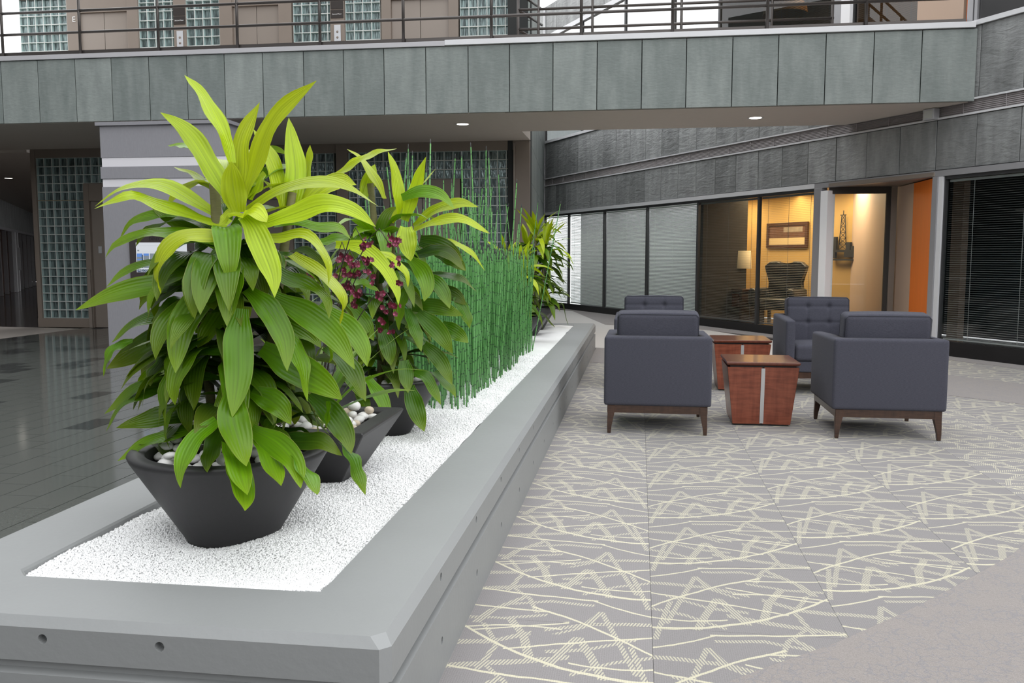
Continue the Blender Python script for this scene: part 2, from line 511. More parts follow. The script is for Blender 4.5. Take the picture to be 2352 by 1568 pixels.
def block_face():
    m, nt, out = nodes_of('glass block face')
    h = NT(nt)
    b = h.n('ShaderNodeBsdfPrincipled', i_Roughness=0.06, i_Metallic=0.35)
    tc = h.n('ShaderNodeTexCoord')
    oi = h.n('ShaderNodeObjectInfo')
    mp = h.n('ShaderNodeMapping')
    mp.inputs['Scale'].default_value = (34, 34, 5)
    of = h.n('ShaderNodeVectorMath', operation='ADD')
    h.l(tc.outputs['Object'], of.inputs[0])
    h.l(h.m('MULTIPLY', oi.outputs['Random'], 30.0), of.inputs[1])
    h.l(of.outputs[0], mp.inputs['Vector'])
    nz = h.n('ShaderNodeTexNoise', i_Scale=1.0, i_Detail=2.0)
    h.l(mp.outputs[0], nz.inputs['Vector'])
    h.l(h.mix(h.m('MULTIPLY', h.m('SUBTRACT', nz.outputs['Fac'], 0.35), 2.2), (0.07, 0.09, 0.092), (0.28, 0.37, 0.365)), b.inputs['Base Color'])
    bp = h.n('ShaderNodeBump', i_Strength=0.5, i_Distance=0.02)
    h.l(nz.outputs['Fac'], bp.inputs['Height'])
    h.l(bp.outputs[0], b.inputs['Normal'])
    h.l(b.outputs[0], out.inputs[0])
    return m
M['block_face'] = block_face()

# ------------------------------------------------------------------ mesh helpers
def link(o, parent=None):
    COL.objects.link(o)
    if parent:
        o.parent = parent
    return o

def mesh_from(name, verts, faces, mats=None, smooth=False, mat_idx=None):
    me = bpy.data.meshes.new(name)
    me.from_pydata([tuple(v) for v in verts], [], [tuple(f) for f in faces])
    for mm in (mats or []):
        me.materials.append(mm)
    if mat_idx is not None:
        me.polygons.foreach_set('material_index', list(mat_idx))
    if smooth:
        me.polygons.foreach_set('use_smooth', [True] * len(me.polygons))
    me.update()
    return me

def obj(name, me, parent=None, loc=(0, 0, 0), rot=(0, 0, 0), kind=None, label=None):
    o = bpy.data.objects.new(name, me)
    o.location = loc
    o.rotation_euler = rot
    link(o, parent)
    if kind:
        o['kind'] = kind
    if label:
        o['label'] = label
    return o

def tag(o, label, cat, group=None):
    o['label'] = label
    o['category'] = cat
    if group:
        o['group'] = group
    return o

def thing(name, label, cat, loc=(0, 0, 0), rotz=0.0, group=None):
    o = bpy.data.objects.new(name, None)
    o.empty_display_size = 0.1
    o.location = loc
    o.rotation_euler = (0, 0, rotz)
    link(o)
    return tag(o, label, cat, group)

def struct_empty(name, loc=(0, 0, 0), rotz=0.0):
    o = bpy.data.objects.new(name, None)
    o.location = loc
    o.rotation_euler = (0, 0, rotz)
    link(o)
    o['kind'] = 'structure'
    return o

def bm_box(bm, x0, x1, y0, y1, z0, z1, mi=0):
    vs = [bm.verts.new((x, y, z)) for z in (z0, z1) for y in (y0, y1) for x in (x0, x1)]
    fs = []
    for f in ((0, 2, 3, 1), (4, 5, 7, 6), (0, 1, 5, 4), (2, 6, 7, 3), (0, 4, 6, 2), (1, 3, 7, 5)):
        k = bm.faces.new([vs[i] for i in f])
        k.material_index = mi
        fs.append(k)
    return vs, fs

def bm_mesh(name, bm, mats, smooth=False, bevel=0.0, seg=2):
    if bevel:
        bmesh.ops.bevel(bm, geom=list(bm.edges), offset=bevel, segments=seg, affect='EDGES', profile=0.6, clamp_overlap=True)
    bmesh.ops.recalc_face_normals(bm, faces=list(bm.faces))
    me = bpy.data.meshes.new(name)
    bm.to_mesh(me)
    bm.free()
    for mm in mats:
        me.materials.append(mm)
    if smooth:
        me.polygons.foreach_set('use_smooth', [True] * len(me.polygons))
    return me

def box(name, x0, x1, y0, y1, z0, z1, mat, parent=None, bevel=0.0, seg=2, kind=None, label=None):
    """a box whose origin sits at its own centre"""
    cx, cy, cz = (x0 + x1) / 2, (y0 + y1) / 2, (z0 + z1) / 2
    bm = bmesh.new()
    bm_box(bm, x0 - cx, x1 - cx, y0 - cy, y1 - cy, z0 - cz, z1 - cz)
    return obj(name, bm_mesh(name, bm, [mat], bevel=bevel, seg=seg), parent, (cx, cy, cz), kind=kind, label=label)

def tube(bm, pts, r, n=8, cap=True, mi=0):
    pts = [Vector(p) for p in pts]
    rs = r if isinstance(r, (list, tuple)) else [r] * len(pts)
    rings = []
    ref = None
    for i, p in enumerate(pts):
        t = (pts[min(i + 1, len(pts) - 1)] - pts[max(i - 1, 0)]).normalized()
        if ref is None:
            ref = Vector((0, 0, 1)) if abs(t.z) < 0.9 else Vector((1, 0, 0))
        a = t.cross(ref).normalized()
        b = t.cross(a).normalized()
        rings.append([bm.verts.new(p + (a * math.cos(2 * math.pi * k / n) + b * math.sin(2 * math.pi * k / n)) * rs[i]) for k in range(n)])
    for i in range(len(rings) - 1):
        for k in range(n):
            f = bm.faces.new((rings[i][k], rings[i][(k + 1) % n], rings[i + 1][(k + 1) % n], rings[i + 1][k]))
            f.material_index = mi
            f.smooth = True
    if cap:
        bm.faces.new(rings[0][::-1]).material_index = mi
        bm.faces.new(rings[-1]).material_index = mi
    return rings

def tube_obj(name, pts, r, mat, parent=None, n=10):
    bm = bmesh.new()
    tube(bm, pts, r, n)
    return obj(name, bm_mesh(name, bm, [mat]), parent)

def lathe(bm, prof, n=48, mi=0):
    rings = []
    for r, z in prof:
        rings.append([bm.verts.new((r * math.cos(2 * math.pi * k / n), r * math.sin(2 * math.pi * k / n), z)) for k in range(n)] if r > 1e-5 else [bm.verts.new((0, 0, z))])
    for i in range(len(rings) - 1):
        A, B = rings[i], rings[i + 1]
        for k in range(n):
            q = (k + 1) % n
            if len(A) == 1:
                f = bm.faces.new((A[0], B[k], B[q]))
            elif len(B) == 1:
                f = bm.faces.new((A[k], A[q], B[0]))
            else:
                f = bm.faces.new((A[k], A[q], B[q], B[k]))
            f.material_index = mi
            f.smooth = True

def axis_pts(h, r, mid):
    a = list(np.linspace(-h, -h + r, 5)) + list(np.linspace(-h + r, h - r, mid + 2))[1:-1] + list(np.linspace(h - r, h, 5))
    return a

def soft_box(sx, sy, sz, r, mid=(6, 4, 6), disp=None):
    """rounded, slightly puffed box as one closed mesh; disp(v, n) moves a point along its normal"""
    hx, hy, hz = sx / 2, sy / 2, sz / 2
    ax = [axis_pts(hx, r, mid[0]), axis_pts(hy, r, mid[1]), axis_pts(hz, r, mid[2])]
    H = (hx, hy, hz)
    bm = bmesh.new()
    for d in range(3):
        e, f = [(1, 2), (2, 0), (0, 1)][d]
        for sgn in (-1, 1):
            grid = []
            for a in ax[e]:
                row = []
                for b in ax[f]:
                    p = [0, 0, 0]
                    p[d] = sgn * H[d]
                    p[e] = a
                    p[f] = b
                    q = [max(-H[i] + r, min(H[i] - r, p[i])) for i in range(3)]
                    n = Vector([p[i] - q[i] for i in range(3)])
                    n.normalize()
                    v = Vector(q) + n * r
                    if disp:
                        v = v + n * disp(v, n)
                    row.append(bm.verts.new(v))
                grid.append(row)
            for i in range(len(grid) - 1):
                for j in range(len(grid[0]) - 1):
                    c = (grid[i][j], grid[i + 1][j], grid[i + 1][j + 1], grid[i][j + 1])
                    bm.faces.new(c if sgn > 0 else c[::-1])
    bmesh.ops.remove_doubles(bm, verts=list(bm.verts), dist=1e-4)
    return bm

def copy_tree(o, parent=None):
    c = o.copy()
    COL.objects.link(c)
    if parent:
        c.parent = parent
    for ch in [k for k in o.children]:
        copy_tree(ch, c)
    return c

def text_obj(name, body, size, mat, parent, loc, rot, extrude=0.001, align='LEFT'):
    cu = bpy.data.curves.new(name, 'FONT')
    cu.body = body
    cu.size = size
    cu.extrude = extrude
    cu.align_x = align
    cu.materials.append(mat)
    tmp = bpy.data.objects.new(name, cu)
    COL.objects.link(tmp)
    bpy.context.view_layer.update()
    me = bpy.data.meshes.new_from_object(tmp.evaluated_get(bpy.context.evaluated_depsgraph_get()))
    bpy.data.objects.remove(tmp)
    if not me.materials:
        me.materials.append(mat)
    o = obj(name, me, parent, loc, rot)
    o['kind'] = 'stuff'
    return o
# ================================================================== THE SETTING
# x runs along the balcony, y along the planter, z up; metres
# ------------------------------------------------------------------ floor
floor = box('floor', -40, 22, -14, 48, -0.30, -0.012, M['lobby_floor'], kind='structure')
floor.data.transform(Matrix.Translation(floor.location))
floor.location = (0, 0, 0)
FZ = 0.0
# patterned carpet tiles (0.64 m), one column mesh per phase
TS = 0.64
def carpet_tile_mesh(voff, flip):
    bm = bmesh.new()
    bm_box(bm, -TS / 2 + .0006, TS / 2 - .0006, -TS / 2 + .0006, TS / 2 - .0006, -.006, .006)
    uvl = bm.loops.layers.uv.new('UVMap')
    for f in bm.faces:
        for lp in f.loops:
            x, y = lp.vert.co.x + TS / 2, lp.vert.co.y + TS / 2
            lp[uvl].uv = ((TS - x) if flip else x, y + voff)
    return bm_mesh('carpet_tile', bm, [M['carpet']])
col_mesh = [carpet_tile_mesh(o, f) for o, f in ((.40, True), (.0, False), (.21, False), (.47, False), (.12, True), (.33, False), (.05, False), (.5, True), (.2, False))]
for ci in range(9):
    x = .06 - TS / 2 + TS * ci
    for ri in range(17):
        y = 1.0 + TS / 2 + TS * ri
        yw = 10.798 - (x - 4.388) * 1.661          # the line of the right wall
        if y - TS / 2 > min(yw, 11.2) or y + x < 2.0:
            continue
        obj('carpet_tile', col_mesh[ci], floor, (x, y, -0.006))
# plain carpet around the patterned field: thin sheets with curved cut edges
def sheet(name, poly, z0, z1, mat, parent):
    bm = bmesh.new()
    lo = [bm.verts.new((x, y, z0)) for x, y in poly]
    hi = [bm.verts.new((x, y, z1)) for x, y in poly]
    bm.faces.new(lo[::-1])
    bm.faces.new(hi)
    for i in range(len(poly)):
        j = (i + 1) % len(poly)
        bm.faces.new((lo[i], lo[j], hi[j], hi[i]))
    return obj(name, bm_mesh(name, bm, [mat]), parent, (0, 0, FZ))
near_arc = [(-.567, 1.75), (-.1, 2.24), (.15, 2.45), (.407, 2.677), (.649, 2.881), (.912, 3.141), (1.166, 3.414), (1.56, 3.862), (1.68, 4.03), (2.2, 4.75), (2.7, 5.55), (3.3, 6.7), (5.0, 8.5), (7.0, 9.0)]
sheet('plain_carpet', [(7.0, -13), ] + near_arc[::-1] + [(-.567, -13)], -.010, .0022, M['carpet_plain'], floor)
low_arc = [(-.567, 10.42), (.3, 10.1), (1.2, 9.62), (2.05, 9.02), (2.60, 8.52), (2.871, 8.275), (3.18, 7.99), (3.6, 7.45), (4.2, 6.6), (5.2, 6.2)]
up_arc = [(7.0, 6.6), (4.6, 7.9), (3.98, 8.92), (3.647, 9.353), (3.252, 9.786), (2.6, 10.45), (1.9, 10.98), (1.0, 11.5), (-.567, 12.1)]
sheet('plain_carpet', low_arc + up_arc, -.010, .0024, M['carpet_plain'], floor)
def wl(s, d=0.0):
    return (4.388 + .5159 * s + .8567 * d, 10.798 - .8567 * s + .5159 * d)
border = [wl(-14.0, .1), wl(3.0, .1), wl(3.0, -.33), wl(-1.0, -.33), wl(-3.2, -.33), (1.2, 15.2), (-.6, 16.2), (-1.5, 20.2)]
sheet('carpet_border', border, -.010, .0026, M['carpet_plain'], floor)
far_field = [(-.567, 12.1), (1.0, 11.5), (1.9, 10.98), (2.55, 10.5), (3.0, 11.6), (2.4, 12.6), (1.2, 15.2), (-.6, 16.2), (-1.5, 20.2), (-2.1, 21.0), (-2.0, 14.3), (-2.0, 12.1)]
sheet('plain_carpet', far_field, -.010, .0020, simple('brightened far carpet', (.60, .58, .56), .95, noise=.06, scale=120), floor)  # plain carpet painted paler for the brighter far light and its bounce
# polished stone tiles on the left
TX, TY = 0.21, 0.42
bm = bmesh.new()
bm_box(bm, -TX / 2 + .0032, TX / 2 - .0032, -TY / 2 + .0022, TY / 2 - .0022, -.010, .0)
tile_a = bm_mesh('stone_tile', bm, [M['tile']])
tile_b = tile_a.copy()
tile_b.materials[0] = M['tile_dark']
cells = []
for i in range(48):
    x = -2.035 - TX * (i + .5)
    for j in range(32):
        y = 1.4 + TY * (j + .5 * (i % 2) + .5)
        if y > 14.2 or (x < -9.55 and y > 11.9):
            continue
        ang = math.degrees(math.atan2(x, y))
        vis = ang > -38.6 and y > 2.6
        dark = y > 5.0 and ((i + j * 3) % 13 == 0 or ((i // 2 + j) % 7 == 0 and y > 8.0))
        cells.append((0 if vis else 1, math.hypot(x, y), x, y, dark))
cells.sort()
sheet('grout_bed', [(-12.2, 1.2), (-2.03, 1.2), (-2.03, 14.28), (-9.57, 14.28), (-9.57, 12.0), (-12.2, 12.0)], -.0115, -.006, M['grout'], floor)
bmf = bmesh.new()
for k, (nv, dd, x, y, dark) in enumerate(cells):
    if k < 300:
        obj('stone_tile', tile_b if dark else tile_a, floor, (x, y, FZ - .0004))
    else:
        _, fs = bm_box(bmf, x - TX / 2 + .0022, x + TX / 2 - .0022, y - TY / 2 + .0022, y + TY / 2 - .0022, -.010, -.0003, 1 if dark else 0)
obj('far_stone_tiles', bm_mesh('far_stone_tiles', bmf, [M['tile'], M['tile_dark']]), floor, (0, 0, FZ), kind='stuff')
sheet('pale_stone_strip', [(-14, 12.12), (-9.585, 12.12), (-9.575, 14.05), (-14, 14.55)], -.010, .001, M['pale_stone'], floor)

# ------------------------------------------------------------------ balcony, soffit, elevator core
deck = box('wall_balcony', -24, -1.75, 11.53, 14.30, 3.095, 4.00, M['soffit'], kind='structure')
def hang(root, child):
    """parent keeping the child where it is"""
    child.parent = root
    child.location = child.location - root.location
    return child
FZ0, FZ1 = 3.10, 3.945
jx = [-8.85, -8.29, -7.73, -7.19, -6.64, -6.09, -5.55, -5.01, -4.44, -3.89, -3.34, -2.78, -2.22, -1.68, -1.12, -.56, 0, .55, 1.11, 1.66, 2.22, 2.78, 3.33, 3.955]
jx = [-8.85 - .56 * k for k in range(9, 0, -1)] + jx
for a, b in zip(jx[:-1], jx[1:]):
    w = b - a - .010
    bm = bmesh.new()
    bm_box(bm, -w / 2, w / 2, -.015, .015, -(FZ1 - FZ0) / 2, (FZ1 - FZ0) / 2)
    o = obj('slate_panel', bm_mesh('slate_panel', bm, [M['slate_green']], bevel=.002, seg=1), None, ((a + b) / 2, 11.513 + random.uniform(-.0015, .0015), (FZ0 + FZ1) / 2))
    hang(deck, o)
hang(deck, box('backing', -13.9, 3.95, 11.53, 11.56, 3.11, 3.93, M['joint']))
# bridge part of the deck runs to the right wall
bridge = box('ceiling', -1.75, 2.75, 11.56, 13.27, 3.096, 3.99, M['soffit'], kind='structure')
bm = bmesh.new()
tri = [(2.75, 11.56), (3.90, 11.56), (2.87, 13.27), (2.75, 13.27)]
lo = [bm.verts.new((x, y, 3.096)) for x, y in tri]
hi = [bm.verts.new((x, y, 3.99)) for x, y in tri]
bm.faces.new(lo[::-1]); bm.faces.new(hi)
for i in range(4):
    bm.faces.new((lo[i], lo[(i + 1) % 4], hi[(i + 1) % 4], hi[i]))
hang(bridge, obj('soffit_end', bm_mesh('soffit_end', bm, [M['soffit']])))
box('ceiling_lobby', -40, -10.6, 14.30, 40, 3.05, 3.95, M['soffit'], kind='structure')
# white edge trim in two lengths
box('trim_1', -13.9, -2.52, 11.47, 11.62, 3.950, 4.012, M['grey_trim'], bevel=.004, kind='structure').data.materials[0] = simple('edge trim', (.50, .49, .51), .4)
box('trim_2', -2.52, 3.92, 11.465, 11.62, 3.955, 4.022, M['white_trim'], bevel=.004, kind='structure')

# elevator core wall at y = 14.3, two storeys, built of glass block fields between taupe doors
YB = 14.30
BK = 0.1467
def block_mesh():
    bm = bmesh.new()
    h, f, dpt = BK / 2, BK / 2 - .0060, .048
    def ring(s, y):
        return [bm.verts.new((x, y, z)) for x, z in ((-s, -s), (s, -s), (s, s), (-s, s))]
    a, b, c, e = ring(h, 0), ring(f, 0), ring(f - .006, dpt), ring(h, .07)
    for k in range(4):
        q = (k + 1) % 4
        bm.faces.new((a[k], a[q], b[q], b[k])).material_index = 0
        bm.faces.new((b[k], b[q], c[q], c[k])).material_index = 1
        bm.faces.new((a[q], a[k], e[k], e[q])).material_index = 0
    bm.faces.new(c).material_index = 2
    bm.faces.new(e[::-1]).material_index = 0
    return bm_mesh('glass_block', bm, [M['mortar'], M['block_side'], M['block_face']])
blk = block_mesh()
core = box('wall_back', -10.46, -1.76, YB + .09, YB + .25, 0, 5.7, M['joint'], kind='structure')
def block_field(x0, cols, z0, z1, singles, skip=None):
    """glass blocks from x0 to the right, filling z0..z1; some as single objects, the rest joined"""
    rows = int(round((z1 - z0) / BK))
    joined = []
    for c in range(cols):
        for r in range(rows):
            x, z = x0 + BK * (c + .5), z0 + BK * (r + .5)
            if skip and skip(x, z):
                continue
            if singles(x, z):
                hang(core, obj('glass_block', blk, None, (x, YB, z)))
            else:
                joined.append((x, z))
    if joined:
        bm = bmesh.new()
        for x, z in joined:
            t = bmesh.new()
            t.from_mesh(blk)
            bmesh.ops.translate(t, verts=list(t.verts), vec=(x, 0, z))
            tm = bpy.data.meshes.new('t')
            t.to_mesh(tm)
            t.free()
            bm.from_mesh(tm)
            bpy.data.meshes.remove(tm)
        hang(core, obj('glass_blocks', bm_mesh('glass_blocks', bm, [M['mortar'], M['block_side'], M['block_face']]), None, (0, YB, 0), kind='stuff'))
# lower storey
ZL0, ZL1 = .16, .16 + BK * 20
low1 = lambda x, z: True
block_field(-10.43, 6, ZL0, ZL1 - BK, low1)                                          # left of the first door
block_field(-10.43 + 6 * BK, 6, ZL1 - 4 * BK, ZL1 - BK, lambda x, z: x < -8.95)       # above the first door
block_field(-7.75, 5, ZL0, ZL1 - BK, lambda x, z: False)
block_field(-6.94, 13, ZL1 - 4 * BK, ZL1 - BK, lambda x, z: x > -6.5)
block_field(-5.75, 5, ZL0, ZL1 - 4 * BK, lambda x, z: z > 1.9)
block_field(-4.78, 4, ZL0, ZL1 - 4 * BK, lambda x, z: z > 1.9)
block_field(-4.78, 19, ZL1 - 4 * BK, ZL1 - BK, lambda x, z: True)
block_field(-2.88, 6, ZL0, ZL1 - 4 * BK, lambda x, z: z > 1.3)
# upper storey (only its lowest metre and a half is in view)
ZU0 = 4.02
def up(x0, cols):
    block_field(x0, cols, ZU0, ZU0 + 11 * BK, lambda x, z: 4.45 < z < 5.5)
up(-10.60, 6); up(-8.40, 5); up(-7.55, 4); up(-5.68, 5); up(-4.79, 4); up(-2.89, 7)

def hb(name, x0, x1, y0, y1, z0, z1, mat, bevel=.004):
    return hang(core, box(name, x0, x1, y0, y1, z0, z1, mat, bevel=bevel))
# taupe frames, lower storey
hb('frame_post', -10.52, -10.435, YB - .03, YB + .09, 0, 3.09, M['taupe'])
hb('sill', -10.52, -9.52, YB - .04, YB + .09, 0, .158, M['taupe'])
hb('top_rail', -10.52, -1.93, YB - .02, YB + .09, 2.945, 3.095, M['taupe'])
hb('brass_joint', -10.43, -9.55, YB - .006, YB + .02, 2.212, 2.222, simple('brass joint', (.30, .20, .08), .4, .5))
hb('sill', -5.76, -4.18, YB - .03, YB + .09, 0, .158, M['taupe'])
hb('sill', -2.90, -1.95, YB - .03, YB + .09, 0, .158, M['taupe'])
hb('frame_post', -4.98, -4.785, YB - .05, YB + .09, 0, 3.09, M['taupe'])
hb('frame_post', -1.99, -1.76, YB - .03, YB + .09, 0, 3.09, M['taupe'])
hb('slim_stop', -2.02, -1.99, YB - .05, YB + .05, 0, 3.05, M['elevator'])
hb('frame_post', -7.02, -6.94, YB - .03, YB + .09, 0, 2.5, M['taupe'])
def elevator(name, x0, x1, z0, h, frame=.10):
    d = struct_empty(name, (x0, YB, z0))
    def c(nm, *a, mat='taupe', bevel=.004):
        o = box(nm, *a, M[mat], bevel=bevel)
        o.parent = d
        return o
    w = x1 - x0
    c('door_frame', 0, frame, -.03, .09, 0, h + .30)
    c('door_frame', w - frame, w, -.03, .09, 0, h + .30)
    c('door_lintel', frame, w - frame, -.02, .09, h, h + .30)
    mid = w / 2
    c('door_panel', frame, mid - .004, .03, .07, 0, h, mat='elevator')
    c('door_panel', mid + .004, w - frame, .03, .07, 0, h, mat='elevator')
    return d
d1 = elevator('door_1', -9.55, -8.30, 0, 2.2)
o = box('push_plate', .21, .27, .02, .032, 1.30, 1.42, M['plate'], bevel=.003); o.parent = d1
o = box('handrail_post', .03, .09, -.07, -.04, 0, 1.02, M['elevator'], bevel=.006); o.parent = d1
elevator('door_2', -6.94, -5.76, 0, 2.2)
elevator('door_3', -4.19, -2.90, 0, 2.2)
# upper storey doors
elevator('door_4', -9.70, -8.40, 4.0, 1.36, .20)
elevator('door_5', -6.95, -5.70, 4.0, 1.36, .22)
elevator('door_6', -4.18, -2.91, 4.0, 1.36, .16)
hb('call_column', -7.77, -7.55, YB - .02, YB + .09, 4.0, 5.6, M['taupe'])
hb('call_column', -5.04, -4.80, YB - .02, YB + .09, 4.0, 5.6, M['taupe'])
hb('top_rail', -10.6, -1.76, YB - .02, YB + .09, 5.62, 5.72, M['taupe'])
# upper floor landing
box('floor_landing', -10.7, -1.75, 13.3, 14.31, 3.985, 4.005, M['office_floor'], kind='structure')

# slate clad return wall running away beside the atrium
p, q = Vector((-1.765, 14.30, 0)), Vector((-2.34, 22.0, 0))
L_ret = (q - p).length
ret = box('wall_return', 0, L_ret, 0.03, .35, 0, 4.34, M['joint'], kind='structure')
ret.location = (0, 0, 0)
ret.data.transform(Matrix.Translation((L_ret / 2, .19, 2.17)))
ang = math.atan2(q.y - p.y, q.x - p.x)
ret.location = p
ret.rotation_euler = (0, 0, ang)
rows = [.0, .62, 1.24, 1.86, 2.48, 3.10, 3.72, 4.34, 4.96, 5.58]
ncol = 8
tall = box('backing', 0, L_ret * 3 / 8, .03, .35, 4.34, 5.58, M['joint'])
tall.parent = ret
bm = bmesh.new()
pw, ph = L_ret / ncol, .62
bm_box(bm, -pw / 2 + .003, pw / 2 - .003, -.014, .014, -ph / 2 + .003, ph / 2 - .003)
rp = bm_mesh('slate_panel', bm, [M['slate_green']], bevel=.002, seg=1)
for c in range(ncol):
    for r in rows:
        if r > 3.8 and c > 2:
            continue
        obj('slate_panel', rp, ret, (pw * (c + .5), .013, r + ph / 2))

# ------------------------------------------------------------------ right wall (local x along the wall, y inward, z up)
WANG = math.atan2(-.8567, .5159)
S0, S1 = -13.05, 5.2
right = struct_empty('wall_right', (4.388, 10.798, 0), WANG)
def rb(name, s0, s1, d0, d1, z0, z1, mat, bevel=0.0, parent=None, kind=None):
    o = box(name, s0, s1, d0, d1, z0, z1, mat, bevel=bevel, kind=kind)
    o.parent = parent or right
    return o
rb('backing', S0, S1, .04, .30, 2.325, 4.0, M['joint'])
rb('backing', S0, S1, .04, .30, 6.56, 7.25, M['joint'])
PW = .5807
js = [-12.98 + PW * k for k in range(-1, 33)]
def slab_row(z0, z1, rough):
    bm = bmesh.new()
    bm_box(bm, -PW / 2 + .005, PW / 2 - .005, -.016, .016, -(z1 - z0) / 2 + .003, (z1 - z0) / 2 - .003)
    me = bm_mesh('slate_panel', bm, [M['slate_dark']], bevel=.003, seg=1)
    for a in js:
        if a + PW > S1 or a < S0 - .6:
            continue
        obj('slate_panel', me, right, (a + PW / 2, .02 + random.uniform(-.003, .003), (z0 + z1) / 2))
slab_row(2.325, 2.945, 1)
slab_row(3.15, 3.985, 1)
slab_row(6.56, 7.25, 1)
# louvre band: one saw-tooth panel per bay
def louver_mesh(w):
    bm = bmesh.new()
    n, h = 7, .150
    prof = []
    for k in range(n):
        z = -h / 2 + h * k / n
        prof += [(.0, z), (.014, z + h / n * .85)]
    prof.append((.0, h / 2))
    prev = None
    for y, z in prof:
        cur = [bm.verts.new((-w / 2, y, z)), bm.verts.new((w / 2, y, z))]
        if prev:
            bm.faces.new((prev[0], prev[1], cur[1], cur[0]))
        prev = cur
    bm_box(bm, w / 2 - .008, w / 2, -.004, .02, -h / 2, h / 2)
    return bm_mesh('louvre_panel', bm, [M['louver']])
lm = louver_mesh(PW)
for a in js:
    if S0 - .3 < a < S1 - .5:
        obj('louvre_panel', lm, right, (a + PW / 2 - .2, .005, 3.048))
rb('louvre_trim', S0, S1, -.015, .04, 2.950, 2.972, M['white_trim'])
rb('louvre_trim', S0, S1, -.015, .04, 3.124, 3.146, M['white_trim'])
rb('window_sill_upper', S0, S1, -.03, .06, 3.988, 4.045, M['white_trim'])
rb('header_upper', S0, S1, -.02, .06, 6.45, 6.55, M['white_trim'])
rb('header', S0, -3.50, -.025, .06, 2.250, 2.318, M['white_trim'])
rb('header', -3.50, S1, -.025, .06, 2.245, 2.318, M['grey_trim'])
rb('corner_bead', S0 - .02, S0 + .02, -.02, .05, 0, 7.2, M['white_trim'])
rb('base_panel', S0, -3.40, .0, .08, 0, .135, M['black_base'])
rb('base_panel', -1.22, S1, .0, .08, 0, .180, M['black_base'])

# windows: mullions, one glass pane per bay
bays = [(-13.03, -11.73), (-11.73, -10.01), (-10.01, -8.26), (-8.26, -6.52), (-6.52, -4.82), (-4.82, -3.47), (-1.22, 1.10), (1.10, 3.2)]
for k, (a, b) in enumerate(bays):
    w = struct_empty('window_%d' % (k + 1), (0, 0, 0))
    w.parent = right
    zb = .135 if k < 6 else .18
    rb('mullion', a - .022, a + .022, .005, .06, zb, 2.25, M['dark_trim'], parent=w)
    rb('window_head', a + .022, b - .022, .01, .06, 2.205, 2.25, M['dark_trim'], parent=w)
    rb('window_pane', a + .022, b - .022, .030, .036, zb, 2.205, M['glass'] if k >= 3 else M['glass'], parent=w)
for k, (a, b) in enumerate([(-13.03, -11.1), (-11.1, -9.2), (-9.2, -7.4), (-7.4, -6.0), (-6.0, -4.66), (-4.66, -3.20), (-2.88, -1.75), (-.80, 1.1), (1.1, 3.2)]):
    w = struct_empty('window_%d' % (k + 9), (0, 0, 0))
    w.parent = right
    rb('mullion', a - .022, a + .022, .005, .06, 4.045, 6.45, M['dark_trim'], parent=w)
    rb('window_pane', a + .022, b - .022, .030, .036, 4.045, 6.45, M['glass_mirror'] if k < 4 else (M['glass_dark'] if k < 7 else M['glass']), parent=w)
rb('beige_panel', -1.75, -1.05, .00, .05, 4.045, 6.45, M['beige'])
rb('frame_post', -.98, -.90, -.02, .06, 4.0, 6.45, M['grey_trim'])
rb('frame_post', -.88, -.84, -.02, .06, 4.0, 6.45, M['grey_trim'])
rb('frame_post', -3.22, -3.05, -.02, .06, 4.0, 6.45, M['grey_trim'])
rb('white_post', -3.05, -2.88, -.05, .06, 4.0, 6.45, M['white_post'])
rb('black_base_upper', -.80, S1, .0, .1, 4.045, 4.30, M['black_base'])
# office box behind the lower windows
rb('office_back_wall', -13, -3.4, 2.55, 2.65, 0, 2.8, M['office_wall'], parent=right)
rb('office_side_wall', -8.80, -8.68, 1.90, 2.55, 0, 2.8, M['office_wall'])
rb('office_side_wall', -10.5, -8.68, 1.80, 1.90, 0, 2.8, M['office_dark'])
rb('office_ceiling', -13, S1, .10, 4.2, 2.45, 2.6, M['soffit'])
rb('blind_backing_wall', -13, -6.6, 1.00, 1.10, 0, 2.45, M['kiosk'])
rb('blind_end_wall', -6.6, -6.5, .12, 1.10, 0, 2.45, M['office_dark'])
rb('office_right_wall', -3.4, S1 + 3, 2.55, 2.65, 0, 2.8, M['office_blue'])
rb('office_end_wall', 5.0, 5.1, .1, 2.55, 0, 2.45, M['office_blue'])
rb('office_column', -2.20, -2.02, 1.3, 1.42, 0, 2.45, M['beige'])
rb('upper_back_wall', S0, S1, 3.2, 3.3, 4.0, 7.0, simple('brown upper wall', (.16, .085, .045), .7))
rb('upper_ceiling', S0, S1, .1, 3.3, 6.6, 6.8, M['soffit'])
rb('upper_floor', S0, S1, .08, 3.3, 3.85, 4.04, M['office_floor'])
rb('upper_side_wall', -1.05, -.98, .1, 3.2, 4.0, 6.6, M['office_dark'])
rb('upper_orange_wall', -2.75, -1.8, 1.9, 2.0, 4.0, 6.6, M['orange'])
